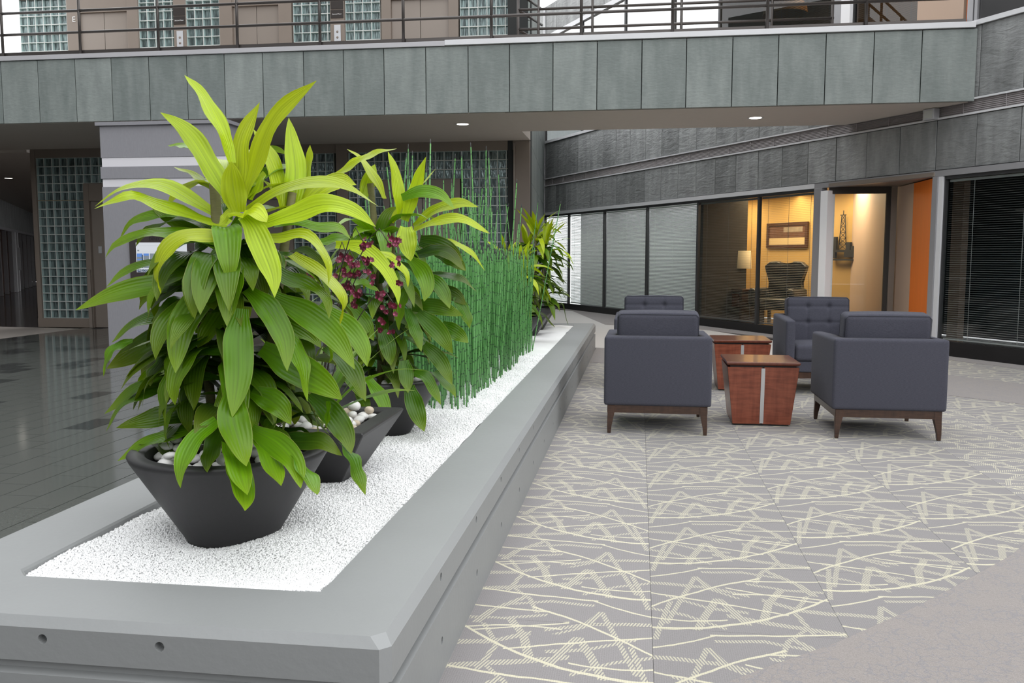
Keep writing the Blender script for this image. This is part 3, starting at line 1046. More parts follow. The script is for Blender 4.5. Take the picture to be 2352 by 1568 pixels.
# recessed entry: notch with glass door on the building grid
rec = struct_empty('door_7', (2.73, 13.55, 0))
def rc(name, x0, x1, y0, y1, z0, z1, mat, bevel=.003):
    o = box(name, x0, x1, y0, y1, z0, z1, M[mat] if isinstance(mat, str) else mat, bevel=bevel)
    o.parent = rec
    return o
rc('door_pane', .02, .86, .01, .018, .02, 2.16, 'glass', 0)
rc('door_head', .0, .92, -.02, .04, 2.25, 2.29, 'taupe')
rc('door_transom', .0, .92, .0, .03, 2.15, 2.25, 'office_dark')
rc('door_jamb', .86, .94, -.03, .05, 0, 2.29, 'taupe')
rc('door_jamb', .80, .86, .0, .05, 0, 2.15, 'office_dark')
rc('partition', 1.06, 1.16, -1.45, 3.7, 0, 2.45, 'beige')
rc('beige_panel', .955, 1.05, -.73, .05, 0, 2.24, 'beige')
rc('orange_panel', .955, 1.05, -1.56, -.735, 0, 2.235, 'orange')
bm = bmesh.new()
tri = [(0, .06), (-.02, -.03), (.93, -1.62), (1.04, -1.60), (1.04, .06)]
lo = [bm.verts.new((x, y, 2.250)) for x, y in tri]
hi = [bm.verts.new((x, y, 2.300)) for x, y in tri]
bm.faces.new(lo[::-1]); bm.faces.new(hi)
for i in range(len(tri)):
    bm.faces.new((lo[i], lo[(i + 1) % len(tri)], hi[(i + 1) % len(tri)], hi[i]))
o = obj('recess_ceiling', bm_mesh('recess_ceiling', bm, [M['taupe']]), rec)
rb('corner_frame', -3.50, -3.335, -.03, .07, 0, 2.245, M['grey_trim'], bevel=.004)
rb('white_post', -3.335, -3.19, -.05, .09, 0, 2.20, M['white_post'], bevel=.004)
rb('frame_post', -1.365, -1.285, -.035, .07, 0, 2.245, M['grey_trim'], bevel=.004)
rb('frame_post', -1.285, -1.215, -.02, .07, 0, 2.245, M['white_trim'], bevel=.004)

# lobby wall far on the left and atrium walls that lie out of frame
lob = struct_empty('wall_lobby', (-19.4, 24.62, 0), math.atan2(33.3 - 24.62, -24.7 + 19.4))
def lb(name, x0, x1, y0, y1, z0, z1, mat):
    o = box(name, x0, x1, y0, y1, z0, z1, M[mat])
    o.parent = lob
    return o
lb('backing', -6, 12.5, .3, .5, 0, 3.05, 'frame_wood')
lb('slate_band', -6, 12.5, .0, .3, 2.17, 3.05, 'slate_dark')
lb('header', -6, 12.5, -.05, .1, 2.08, 2.17, 'grey_trim')
for k in range(12):
    lb('mullion', -5.2 + 1.5 * k, -5.12 + 1.5 * k, .0, .12, 0, 2.08, 'grey_trim')
lb('door_edge', 4.0, 4.22, -.08, .05, 0, 2.08, 'white_trim')
lb('door_edge', 4.75, 4.95, -.08, .05, 0, 2.08, 'white_trim')
lb('door_pull', 4.5, 4.58, -.16, -.08, .75, 1.55, 'silver')
box('wall_left_unseen', -11.0, -10.6, -15, 11.3, 0, 24.0, M['slate_dark'], kind='structure')  # unseen wall, height raised to cut sky light from the left

box('wall_lobby_front', -40, -10.6, 11.3, 11.5, 0, 3.95, M['slate_dark'], kind='structure')
box('wall_lobby_side', -40.2, -40, 11.3, 40, 0, 3.95, M['office_dark'], kind='structure')
box('wall_lobby_back', -40, -10.6, 40, 40.2, 0, 3.95, M['office_dark'], kind='structure')

box('wall_front_unseen', -11, 26, -15.5, -15, 0, 6.0, M['slate_dark'], kind='structure')  # unseen wall, added to darken what the panes reflect
# ================================================================== PLANTER, GRAVEL, POTS
PX0, PX1, PY0, PY1, PZ = -2.03, -.568, 1.931, 11.90, .352
IX0, IX1, IY0, IY1 = -1.752, -.832, 2.20, 11.63
planter = thing('planter_box', 'long low grey concrete planter box with bolt holes, filled with white gravel', 'planter', ((PX0 + PX1) / 2, (PY0 + PY1) / 2, 0))
cx, cy = (PX0 + PX1) / 2, (PY0 + PY1) / 2
def rect(x0, x1, y0, y1, c):
    """rectangle with cut corners"""
    return [(x0 + c, y0), (x1 - c, y0), (x1, y0 + c), (x1, y1 - c), (x1 - c, y1), (x0 + c, y1), (x0, y1 - c), (x0, y0 + c)]
bm = bmesh.new()
def loop(pts, z):
    return [bm.verts.new((x - cx, y - cy, z)) for x, y in pts]
def off(e, c):
    return rect(PX0 + e, PX1 - e, PY0 + e, PY1 - e, c)
prof = [(.0, 0, .024), (.0, .208, .024), (.026, .214, .024), (.026, .236, .024), (.0, .243, .024), (.0, .330, .024), (.022, .352, .03)]
rings = [loop(off(e, c), z) for e, z, c in prof]
rings.append(loop(rect(IX0, IX1, IY0, IY1, .045), .352))
rings.append(loop(rect(IX0 + .006, IX1 - .006, IY0 + .006, IY1 - .006, .045), .345))
rings.append(loop(rect(IX0 + .006, IX1 - .006, IY0 + .006, IY1 - .006, .045), .20))
for a, b in zip(rings[:-1], rings[1:]):
    for k in range(8):
        bm.faces.new((a[k], a[(k + 1) % 8], b[(k + 1) % 8], b[k]))
bm.faces.new(rings[-1])
bm.faces.new(rings[0][::-1])
pbody = obj('planter_body', bm_mesh('planter_body', bm, [M['concrete']]), planter)
# bolt holes: cut with a boolean, then the cutter is thrown away
bm = bmesh.new()
holes = []
for k in range(20):
    for z in (.305, .105):
        y = 2.483 + .578 * k + (.0 if z > .2 else .008)
        if y < PY1 - .1:
            holes.append((PX1, y, z, 'x'))
for k, x in enumerate((-1.770, -1.457, -1.145)):
    holes.append((x, PY0, .302, 'y'))
for x, y, z, a in holes:
    m4 = Matrix.Translation((x - cx, y - cy, z)) @ Matrix.Rotation(R(90), 4, 'Y' if a == 'x' else 'X')
    bmesh.ops.create_cone(bm, cap_ends=True, segments=14, radius1=.0125, radius2=.0125, depth=.05, matrix=m4)
cut = obj('hole_cutter', bm_mesh('hole_cutter', bm, []), planter)
md = pbody.modifiers.new('holes', 'BOOLEAN')
md.object = cut
md.operation = 'DIFFERENCE'
md.solver = 'EXACT'
bpy.context.view_layer.update()
me = bpy.data.meshes.new_from_object(pbody.evaluated_get(bpy.context.evaluated_depsgraph_get()))
pbody.modifiers.clear()
if len(me.polygons) > 100:
    pbody.data = me
bpy.data.objects.remove(cut)

POTS = [('bowl', 2.75), ('square', 3.54), ('bowl', 4.50), ('bowl', 9.30), ('square', 10.28), ('bowl', 11.07)]
PXC = -1.345
GZ = .325
# gravel bed: an uneven sheet with loose marble chips on it, one countless mass
def gh(x, y):
    h = GZ + .006 * np.sin(x * 9 + y * 2.1) + .005 * np.sin(y * 5.3 - x * 4) + .004 * np.sin(y * 13 + x * 17)
    h = h + .020 * np.clip((x + 1.45) / .6, 0, 1)
    for k, py in POTS:
        d = np.hypot(x - PXC, y - py)
        h = h + .010 * np.exp(-((d - .27) / .10) ** 2) - .014 * np.exp(-((d - .13) / .07) ** 2)
    return h
gx = np.linspace(IX0 + .004, IX1 - .004, 36)
gy = np.linspace(IY0 + .004, IY1 - .004, 300)
GX, GY = np.meshgrid(gx, gy)
GV = np.stack([GX, GY, gh(GX, GY) - .004], -1).reshape(-1, 3)
gf = []
for j in range(len(gy) - 1):
    for i in range(len(gx) - 1):
        a = j * len(gx) + i
        gf.append((a, a + 1, a + 1 + len(gx), a + len(gx)))
n_chip = 115000
ty = rng.random(n_chip) ** 2.1
cxs = rng.uniform(IX0 + .008, IX1 - .008, n_chip)
cys = IY0 + .008 + ty * (8.0 - IY0)
keep = np.ones(n_chip, bool)
for k, py in POTS:
    keep &= np.hypot(cxs - PXC, cys - py) > .15
cxs, cys = cxs[keep], cys[keep]
nc = len(cxs)
octa = np.array([(1, 0, 0), (0, 1, 0), (-1, 0, 0), (0, -1, 0), (0, 0, 1), (0, 0, -1)], float)
of_ = np.array([(0, 1, 4), (1, 2, 4), (2, 3, 4), (3, 0, 4), (1, 0, 5), (2, 1, 5), (3, 2, 5), (0, 3, 5)])
rad = rng.uniform(.0030, .0048, nc) * (1 + .12 * (cys - IY0))
jit = octa[None] * rng.uniform(.7, 1.25, (nc, 6, 1))
a1 = rng.uniform(0, 6.28, nc); a2 = rng.uniform(0, 1.2, nc)
ca, sa, cb, sb = np.cos(a1), np.sin(a1), np.cos(a2), np.sin(a2)
x, y, z = jit[..., 0], jit[..., 1], jit[..., 2] * .75
y, z = y * cb[:, None] - z * sb[:, None], y * sb[:, None] + z * cb[:, None]
x, y = x * ca[:, None] - y * sa[:, None], x * sa[:, None] + y * ca[:, None]
cz = gh(cxs, cys) + rng.uniform(-.0022, .0016, nc)
CV = np.stack([x * rad[:, None] + cxs[:, None], y * rad[:, None] + cys[:, None], z * rad[:, None] + cz[:, None]], -1).reshape(-1, 3)
CF = (of_[None] + (np.arange(nc) * 6)[:, None, None] + len(GV)).reshape(-1, 3)
gme = bpy.data.meshes.new('gravel')
allv = np.concatenate([GV, CV])
gq = np.array(gf)
gme.vertices.add(len(allv))
gme.vertices.foreach_set('co', allv.astype(np.float32).ravel())
gme.loops.add(gq.size + CF.size)
gme.loops.foreach_set('vertex_index', np.concatenate([gq.ravel(), CF.ravel()]).astype(np.int32))
gme.polygons.add(len(gq) + len(CF))
gme.polygons.foreach_set('loop_start', np.concatenate([np.arange(len(gq)) * 4, gq.size + np.arange(len(CF)) * 3]).astype(np.int32))
gme.update(calc_edges=True)
gme.validate()
gme.materials.append(M['gravel'])
gravel = obj('gravel', gme, kind='stuff')
tag(gravel, 'bright white marble gravel filling the long planter box', 'gravel')

def bowl_mesh():
    bm = bmesh.new()
    lathe(bm, [(0, 0), (.146, 0), (.150, .004), (.318, .246), (.324, .258), (.320, .264), (.272, .264), (.265, .258), (.262, .235), (.24, .20)], 56)
    return bm_mesh('pot_body', bm, [M['pot']])
def square_mesh():
    bm = bmesh.new()
    sec = [(.145, 0), (.150, .004), (.296, .238), (.300, .250), (.296, .256), (.232, .256), (.226, .248), (.215, .20)]
    rings = []
    for h, z in sec:
        c = .004
        rings.append([bm.verts.new((x, y, z)) for x, y in rect(-h, h, -h, h, c)])
    for a, b in zip(rings[:-1], rings[1:]):
        for k in range(8):
            bm.faces.new((a[k], a[(k + 1) % 8], b[(k + 1) % 8], b[k]))
    bm.faces.new(rings[0][::-1])
    return bm_mesh('pot_body', bm, [M['pot']])
bowl_me, square_me = bowl_mesh(), square_mesh()
bowl_me.transform(Matrix.Diagonal((1, 1, 1.14, 1)))
def soil_mesh(r, z, n):
    bm = bmesh.new()
    lathe(bm, [(0, z + .012), (r * .5, z + .008), (r, z)], n)
    return bm_mesh('soil', bm, [M['soil']])
soil_b, soil_s = soil_mesh(.252, .245, 40), soil_mesh(.305, .205, 4)
POT_LABELS = ['wide charcoal bowl pot at the front end of the gravel bed',
              'square charcoal pot with sloping sides right behind the front bowl',
              'charcoal bowl pot between the square pot and the horsetail rushes',
              'charcoal bowl pot hidden just beyond the horsetail rushes',
              'second square charcoal pot, beyond the horsetail rushes',
              'charcoal bowl pot at the far end of the gravel bed']
pots = []
for (kd, py), lab in zip(POTS, POT_LABELS):
    t = thing('plant_pot', lab, 'pot', (PXC, py, GZ - .012), 0, 'charcoal pots in the long planter')
    obj('pot_body', bowl_me if kd == 'bowl' else square_me, t)
    s_ = obj('soil', soil_b if kd == 'bowl' else soil_s, t)
    if kd == 'square':
        s_.rotation_euler.z = R(45)
    pots.append(t)
# pebbles heaped in the pots
def pebble_mesh(seed):
    r = random.Random(seed)
    bm = bmesh.new()
    bmesh.ops.create_icosphere(bm, subdivisions=2, radius=1.0)
    a, b, c = r.uniform(.9, 1.25), r.uniform(.8, 1.0), r.uniform(.62, .8)
    k = r.uniform(-.15, .15)
    for v in bm.verts:
        v.co = Vector((v.co.x * a * (1 + k * v.co.y), v.co.y * b, v.co.z * c))
    return bm_mesh('pebble', bm, [M['pebble']], smooth=True)
peb = [pebble_mesh(i) for i in range(5)]
peb_t = []
for i in range(2):
    m_ = peb[i].copy()
    m_.materials[0] = M['pebble_tan']
    peb_t.append(m_)
PEB_LABEL = {2.75: 'smooth white river pebble heaped in the front charcoal bowl',
             3.54: 'white or tan river pebble heaped in the square pot behind the front bowl',
             4.50: 'white river pebble in the bowl pot before the horsetail rushes',
             11.07: 'white river pebble in the bowl pot at the far end'}
PEB_GROUP = {2.75: 'pebbles in the front bowl', 3.54: 'pebbles in the square pot', 4.50: 'pebbles in the middle bowl', 11.07: 'pebbles in the far bowl'}
def pebbles(py, n, rmax, square, zbase, tan):
    placed = []
    tries = 0
    while len(placed) < n and tries < 4000:
        tries += 1
        if square:
            x, y = random.uniform(-rmax, rmax), random.uniform(-rmax, rmax)
        else:
            a, r_ = random.uniform(0, 6.283), rmax * math.sqrt(random.random())
            x, y = r_ * math.cos(a), r_ * math.sin(a)
        r0 = random.uniform(.018, .030)
        if math.hypot(x, y) < .05:
            continue
        z = zbase + r0 * .55
        ok = True
        for (a_, b_, c_, d_) in placed:
            dd = math.hypot(x - a_, y - b_)
            if dd < (r0 + d_) * .80:
                z = max(z, c_ + math.sqrt(max(0, ((r0 + d_) * .84) ** 2 - dd * dd)) * .8)
        if z > zbase + .075:
            continue
        placed.append((x, y, z, r0))
    for x, y, z, r0 in placed:
        o = obj('pebble', random.choice(peb_t) if random.random() < tan else random.choice(peb), None,
                (PXC + x, py + y, GZ + z), (random.uniform(-.25, .25), random.uniform(-.25, .25), random.uniform(0, 6.28)))
        o.scale = (r0,) * 3
        tag(o, PEB_LABEL[py], 'pebble', PEB_GROUP[py])
pebbles(2.75, 70, .225, False, .246, 0)
pebbles(3.54, 60, .195, True, .212, .35)
pebbles(4.50, 26, .22, False, .246, 0)
pebbles(11.07, 22, .22, False, .246, 0)

# ================================================================== DRACAENA PLANTS
def smooth_path(P, n):
    """Catmull-Rom through the given points, n samples"""
    P = np.array(P, float)
    Q = np.vstack([2 * P[0] - P[1], P, 2 * P[-1] - P[-2]])
    seg = np.linalg.norm(np.diff(P, axis=0), axis=1) ** .75
    T = np.concatenate([[0], np.cumsum(seg)])
    out = []
    for t in np.linspace(0, T[-1], n):
        i = min(np.searchsorted(T, t, side='right') - 1, len(P) - 2)
        f = (t - T[i]) / (T[i + 1] - T[i])
        a, b, c, d = Q[i], Q[i + 1], Q[i + 2], Q[i + 3]
        out.append(.5 * ((2 * b) + (-a + c) * f + (2 * a - 5 * b + 4 * c - d) * f * f + (-a + 3 * b - 3 * c + d) * f ** 3))
    return np.array(out)

def leaf_mesh(P, Sd, W, fold=.16, wavy=.05, seed=0, n=16, base=.34):
    r = random.Random(seed)
    C_ = smooth_path(P, n)
    Sv = np.array([[np.interp(t, np.linspace(0, 1, len(Sd)), np.array(Sd)[:, k]) for k in range(3)] for t in np.linspace(0, 1, n)])
    T = np.gradient(C_, axis=0)
    T /= np.linalg.norm(T, axis=1)[:, None]
    Sv = Sv - (Sv * T).sum(1)[:, None] * T
    Sv /= np.linalg.norm(Sv, axis=1)[:, None] + 1e-9
    N = np.cross(T, Sv)
    N *= np.where(N[:, 2:3] < -.15, -1, 1) if False else 1
    us = (-1, -.6, -.25, 0, .25, .6, 1)
    V, UV, F = [], [], []
    ph = r.uniform(0, 6.28)
    tw = r.uniform(-.55, .55)
    wf = r.uniform(9, 17)
    for i in range(n):
        t = i / (n - 1)
        if t < .36:
            k = t / .36
            w = base + (1 - base) * (k * k * (3 - 2 * k))
        else:
            w = 1 - (max(0, t - .40) / .60) ** 2.4
        w = max(w, .012) * W / 2
        ang = tw * (t - .3)
        sv = Sv[i] * math.cos(ang) + N[i] * math.sin(ang)
        nv = N[i] * math.cos(ang) - Sv[i] * math.sin(ang)
        for u in us:
            lift = fold * w * abs(u) ** 1.4 * (1.25 - .6 * t) + wavy * w * math.sin(ph + t * wf + (2.0 if u > 0 else 0)) * abs(u) ** 1.5 + .10 * w * math.sin(ph * 2 + t * 5)
            V.append(C_[i] + sv * (u * w) + nv * lift)
            UV.append(((u + 1) / 2, t))
    m_ = len(us)
    for i in range(n - 1):
        for j in range(m_ - 1):
            a = i * m_ + j
            F.append((a, a + 1, a + m_ + 1, a + m_))
    me = bpy.data.meshes.new('leaf')
    me.from_pydata([tuple(v) for v in V], [], F)
    uvl = me.uv_layers.new(name='UVMap')
    li = np.zeros(len(me.loops), np.int32)
    me.loops.foreach_get('vertex_index', li)
    uvl.data.foreach_set('uv', np.array(UV, np.float32)[li].ravel())
    me.polygons.foreach_set('use_smooth', [True] * len(me.polygons))
    me.materials.append(M['leaf'])
    return me
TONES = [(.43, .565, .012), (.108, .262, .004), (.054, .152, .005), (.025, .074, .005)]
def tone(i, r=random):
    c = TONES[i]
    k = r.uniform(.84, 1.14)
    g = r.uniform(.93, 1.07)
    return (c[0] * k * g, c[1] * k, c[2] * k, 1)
def arch(root, az, el, L, droop, W, parent, col, seed):
    """a leaf leaving ROOT at azimuth az, elevation el, bending down by droop (radians) along its length"""
    p = np.array(root, float)
    n = 6
    pts = [p.copy()]
    for i in range(n):
        e = el - droop * ((i + .5) / n) ** 1.15
        p = p + np.array((math.cos(az) * math.cos(e), math.sin(az) * math.cos(e), math.sin(e))) * L / n
        pts.append(p.copy())
    for q in pts[1:]:                            # keep clear of the pot rim
        rad_ = math.hypot(q[0], q[1])
        if rad_ < .385:
            q[2] = max(q[2], .085 if rad_ > .2 else .05)
    s = np.array((-math.sin(az), math.cos(az), 0))
    rr = random.Random(seed)
    s = s + np.array((0, 0, rr.uniform(-.35, .35)))
    me = leaf_mesh(pts, [s] * len(pts), W, .16, .15, seed, 13, .4)
    o = obj('leaf', me, parent)
    o.color = col
    return o

LEAVES_FRONT = [
(0.075,0,[(-1.326,2.770,1.553),(-1.345,2.770,1.638),(-1.408,2.770,1.763),(-1.475,2.770,1.837)],[(-0.24,-0.97,-0.05),(-0.26,-0.96,-0.10),(-0.29,-0.94,-0.19),(-0.30,-0.91,-0.28)]),
(0.075,0,[(-1.287,2.700,1.395),(-1.343,2.677,1.519),(-1.407,2.653,1.638),(-1.485,2.630,1.696)],[(-0.45,-0.82,-0.35),(-0.44,-0.82,-0.37),(-0.39,-0.76,-0.51),(-0.29,-0.69,-0.67)]),
(0.078,0,[(-1.262,2.680,1.389),(-1.264,2.655,1.463),(-1.256,2.630,1.542)],[(-0.90,-0.41,-0.16),(-0.90,-0.42,-0.10),(-0.90,-0.43,-0.04)]),
(0.075,0,[(-1.308,2.800,1.429),(-1.311,2.817,1.537),(-1.308,2.833,1.645),(-1.255,2.850,1.758)],[(-0.99,0.16,-0.05),(-0.99,0.16,-0.02),(-0.96,0.15,0.22),(-0.90,0.16,0.40)]),
(0.075,0,[(-1.269,2.730,1.419),(-1.209,2.717,1.545),(-1.132,2.703,1.692),(-0.997,2.690,1.791)],[(-0.81,0.39,0.43),(-0.80,0.40,0.44),(-0.67,0.41,0.62),(-0.50,0.45,0.74)]),
(0.075,0,[(-1.287,2.810,1.439),(-1.261,2.840,1.487),(-1.259,2.870,1.536)],[(-0.87,0.46,0.19),(-0.91,0.42,0.00),(-0.90,0.39,-0.21)]),
(0.075,0,[(-1.326,2.750,1.355),(-1.424,2.735,1.416),(-1.543,2.720,1.483),(-1.659,2.705,1.471),(-1.760,2.690,1.411)],[(-0.09,-0.92,-0.37),(-0.09,-0.92,-0.38),(-0.01,-0.85,-0.52),(0.32,-0.67,-0.67),(0.48,-0.59,-0.65)]),
(0.075,0,[(-1.322,2.720,1.344),(-1.448,2.698,1.384),(-1.578,2.675,1.431),(-1.634,2.653,1.435),(-1.723,2.630,1.400)],[(0.03,-0.91,-0.41),(0.02,-0.91,-0.40),(0.09,-0.89,-0.45),(0.35,-0.75,-0.56),(0.41,-0.71,-0.58)]),
(0.075,0,[(-1.363,2.830,1.389),(-1.419,2.857,1.459),(-1.498,2.883,1.519),(-1.602,2.910,1.558)],[(-0.29,-0.95,0.14),(-0.32,-0.94,0.05),(-0.36,-0.92,-0.17),(-0.34,-0.89,-0.31)]),
(0.075,2,[(-1.326,2.790,1.280),(-1.439,2.810,1.327),(-1.565,2.830,1.380),(-1.659,2.850,1.421)],[(-0.41,-0.36,-0.83),(-0.41,-0.37,-0.83),(-0.42,-0.37,-0.83),(-0.43,-0.37,-0.82)]),
(0.075,1,[(-1.425,2.870,1.481),(-1.507,2.897,1.600),(-1.566,2.923,1.630),(-1.642,2.950,1.636)],[(-0.14,-0.98,0.12),(-0.23,-0.96,0.12),(-0.42,-0.86,-0.28),(-0.33,-0.81,-0.48)]),
(0.050,1,[(-1.382,2.810,1.353),(-1.528,2.825,1.388),(-1.661,2.840,1.384),(-1.734,2.855,1.364),(-1.789,2.870,1.311)],[(-0.19,-0.90,-0.39),(-0.15,-0.87,-0.47),(-0.04,-0.79,-0.61),(0.27,-0.62,-0.73),(0.50,-0.55,-0.67)]),
(0.075,1,[(-1.290,2.710,1.219),(-1.375,2.694,1.289),(-1.483,2.678,1.319),(-1.559,2.662,1.321),(-1.664,2.646,1.289),(-1.693,2.630,1.244)],[(-0.05,-0.96,-0.28),(-0.02,-0.94,-0.35),(0.07,-0.88,-0.47),(0.23,-0.79,-0.57),(0.48,-0.66,-0.57),(0.79,-0.52,-0.34)]),
(0.075,0,[(-1.274,2.650,1.303),(-1.341,2.618,1.310),(-1.396,2.586,1.304),(-1.442,2.554,1.264),(-1.454,2.522,1.202),(-1.426,2.490,1.137)],[(0.27,-0.70,-0.66),(0.34,-0.66,-0.67),(0.61,-0.52,-0.60),(0.89,-0.35,-0.29),(0.94,-0.24,0.24),(-0.29,-0.90,0.32)]),
(0.076,0,[(-1.221,2.630,1.375),(-1.178,2.600,1.340),(-1.132,2.570,1.268),(-1.093,2.540,1.193),(-1.075,2.510,1.127)],[(0.72,0.30,0.63),(0.80,0.35,0.48),(0.86,0.38,0.34),(0.90,0.39,0.19),(0.92,0.40,0.07)]),
(0.075,0,[(-1.257,2.730,1.392),(-1.166,2.744,1.449),(-1.071,2.758,1.479),(-0.983,2.772,1.479),(-0.910,2.786,1.454),(-0.837,2.800,1.410)],[(-0.46,0.68,0.56),(-0.38,0.71,0.59),(-0.21,0.77,0.60),(-0.06,0.83,0.55),(0.05,0.88,0.47),(0.09,0.90,0.44)]),
(0.075,0,[(-1.193,2.690,1.348),(-1.084,2.680,1.381),(-0.978,2.670,1.408),(-0.884,2.660,1.393),(-0.803,2.650,1.340)],[(-0.23,0.42,0.88),(-0.21,0.43,0.88),(-0.00,0.50,0.87),(0.35,0.63,0.70),(0.46,0.68,0.58)]),
(0.075,0,[(-1.188,2.700,1.309),(-1.126,2.678,1.308),(-1.040,2.656,1.314),(-0.978,2.634,1.273),(-0.946,2.612,1.221),(-0.937,2.590,1.160)],[(0.29,0.78,0.55),(0.21,0.78,0.59),(0.35,0.85,0.40),(0.41,0.91,-0.01),(0.30,0.92,-0.25),(0.24,0.92,-0.30)]),
(0.075,0,[(-1.095,2.700,1.254),(-1.015,2.678,1.210),(-0.947,2.655,1.167),(-0.910,2.633,1.115),(-0.909,2.610,1.040)],[(0.39,0.88,0.26),(0.41,0.88,0.23),(0.44,0.89,0.07),(0.36,0.91,-0.21),(-0.83,0.53,-0.17)]),
(0.075,0,[(-1.185,2.930,1.393),(-1.182,2.960,1.549),(-1.212,2.990,1.728)],[(-1.00,0.07,0.01),(-0.67,-0.74,0.08),(-0.68,-0.73,0.01)]),
(0.075,0,[(-1.205,2.910,1.376),(-1.230,2.923,1.504),(-1.272,2.937,1.606),(-1.324,2.950,1.685)],[(-0.41,-0.91,0.02),(-0.43,-0.90,-0.02),(-0.45,-0.89,-0.10),(-0.46,-0.87,-0.16)]),
(0.075,0,[(-1.172,2.970,1.421),(-1.153,3.000,1.541),(-1.152,3.030,1.639)],[(-0.77,0.63,-0.03),(-0.77,0.63,-0.10),(-0.76,0.62,-0.18)]),
(0.075,0,[(-1.159,2.950,1.420),(-1.092,2.970,1.479),(-1.031,2.990,1.512),(-0.979,3.010,1.497)],[(-0.68,0.29,0.67),(-0.62,0.31,0.72),(-0.28,0.42,0.86),(0.04,0.53,0.85)]),
(0.075,1,[(-1.307,2.700,1.189),(-1.423,2.675,1.165),(-1.548,2.650,1.155),(-1.669,2.625,1.130),(-1.784,2.600,1.078)],[(0.28,-0.49,-0.82),(0.23,-0.52,-0.82),(0.22,-0.52,-0.82),(0.36,-0.44,-0.82),(0.45,-0.39,-0.81)]),
(0.075,1,[(-1.358,2.750,1.188),(-1.450,2.730,1.214),(-1.559,2.710,1.224),(-1.668,2.690,1.196),(-1.721,2.670,1.148)],[(0.11,-0.94,-0.33),(0.12,-0.93,-0.36),(0.20,-0.88,-0.44),(0.41,-0.78,-0.48),(0.62,-0.68,-0.40)]),
(0.050,2,[(-1.505,2.830,1.181),(-1.604,2.843,1.148),(-1.670,2.857,1.120),(-1.727,2.870,1.076)],[(0.14,-0.70,-0.70),(0.15,-0.68,-0.72),(0.31,-0.59,-0.74),(0.44,-0.54,-0.72)]),
(0.075,1,[(-1.247,2.610,1.230),(-1.230,2.577,1.187),(-1.223,2.543,1.131),(-1.225,2.510,1.053)],[(0.49,0.77,-0.41),(0.94,-0.13,0.32),(0.97,-0.19,0.13),(0.98,-0.21,0.07)]),
(0.075,3,[(-1.277,2.710,1.294),(-1.217,2.690,1.234),(-1.189,2.670,1.176),(-1.166,2.650,1.112)],[(0.66,0.59,0.47),(0.72,0.62,0.32),(0.76,0.64,0.10),(0.76,0.65,0.07)]),
(0.075,2,[(-1.171,2.670,1.235),(-1.100,2.645,1.186),(-1.015,2.620,1.153),(-0.947,2.595,1.121),(-0.929,2.570,1.061)],[(0.46,0.85,0.24),(0.44,0.84,0.33),(0.43,0.82,0.39),(0.53,0.85,0.03),(0.45,0.86,-0.23)]),
(0.075,1,[(-1.214,2.850,1.348),(-1.158,2.860,1.358),(-1.074,2.870,1.348),(-1.002,2.880,1.343),(-0.963,2.890,1.307)],[(-0.24,0.86,0.46),(-0.13,0.89,0.43),(-0.08,0.91,0.41),(-0.04,0.93,0.35),(0.01,0.96,0.28)]),
(0.050,0,[(-1.245,2.670,1.376),(-1.283,2.663,1.381),(-1.296,2.657,1.366),(-1.314,2.650,1.347)],[(0.07,-0.82,-0.57),(0.31,-0.72,-0.62),(0.71,-0.55,-0.43),(0.69,-0.56,-0.45)]),
(0.075,0,[(-1.226,2.630,1.379),(-1.183,2.615,1.386),(-1.132,2.600,1.354)],[(0.15,0.70,0.70),(0.38,0.84,0.40),(0.38,0.91,0.19)]),
(0.075,2,[(-1.221,2.750,1.284),(-1.171,2.730,1.239),(-1.127,2.710,1.200)],[(0.49,0.86,0.16),(0.50,0.85,0.15),(0.51,0.85,0.14)]),
(0.075,2,[(-1.338,2.770,1.295),(-1.356,2.765,1.310),(-1.398,2.760,1.300),(-1.451,2.755,1.259),(-1.369,2.750,1.193)],[(-0.07,-0.92,-0.39),(0.09,-0.81,-0.58),(0.41,-0.64,-0.64),(-0.17,-0.99,0.05),(-0.22,-0.95,-0.20)]),
(0.087,1,[(-1.266,2.630,1.146),(-1.350,2.595,1.119),(-1.399,2.560,1.043),(-1.400,2.525,0.964),(-1.389,2.490,0.897)],[(0.27,0.09,-0.96),(0.52,0.23,-0.82),(0.80,0.40,-0.44),(0.87,0.46,-0.17),(0.87,0.47,-0.11)]),
(0.075,1,[(-1.302,2.690,1.103),(-1.344,2.660,1.042),(-1.389,2.630,0.958)],[(0.85,-0.17,-0.50),(0.87,-0.16,-0.46),(0.89,-0.15,-0.43)]),
(0.090,1,[(-1.219,2.590,1.087),(-1.212,2.550,1.002),(-1.197,2.510,0.882),(-1.201,2.470,0.769)],[(0.90,0.42,-0.12),(0.90,0.42,-0.07),(0.90,0.42,-0.10),(0.90,0.40,-0.18)]),
(0.075,1,[(-1.216,2.630,1.146),(-1.132,2.590,1.088),(-1.066,2.550,1.004),(-1.041,2.510,0.906)],[(0.65,0.46,0.61),(0.72,0.49,0.48),(0.83,0.52,0.19),(0.85,0.52,0.01)]),
(0.083,1,[(-1.140,2.650,1.123),(-1.006,2.617,1.065),(-0.910,2.583,0.998),(-0.844,2.550,0.910)],[(0.43,0.23,0.87),(0.52,0.26,0.82),(0.72,0.31,0.62),(0.81,0.33,0.48)]),
(0.075,1,[(-1.034,2.770,1.090),(-0.929,2.743,1.017),(-0.874,2.717,0.963),(-0.849,2.690,0.901)],[(0.56,0.60,0.58),(0.61,0.61,0.51),(0.75,0.62,0.23),(0.78,0.62,0.05)]),
(0.075,1,[(-1.129,2.690,1.048),(-1.047,2.660,1.017),(-0.978,2.630,0.965)],[(0.46,0.61,0.64),(0.55,0.65,0.53),(0.61,0.67,0.42)]),
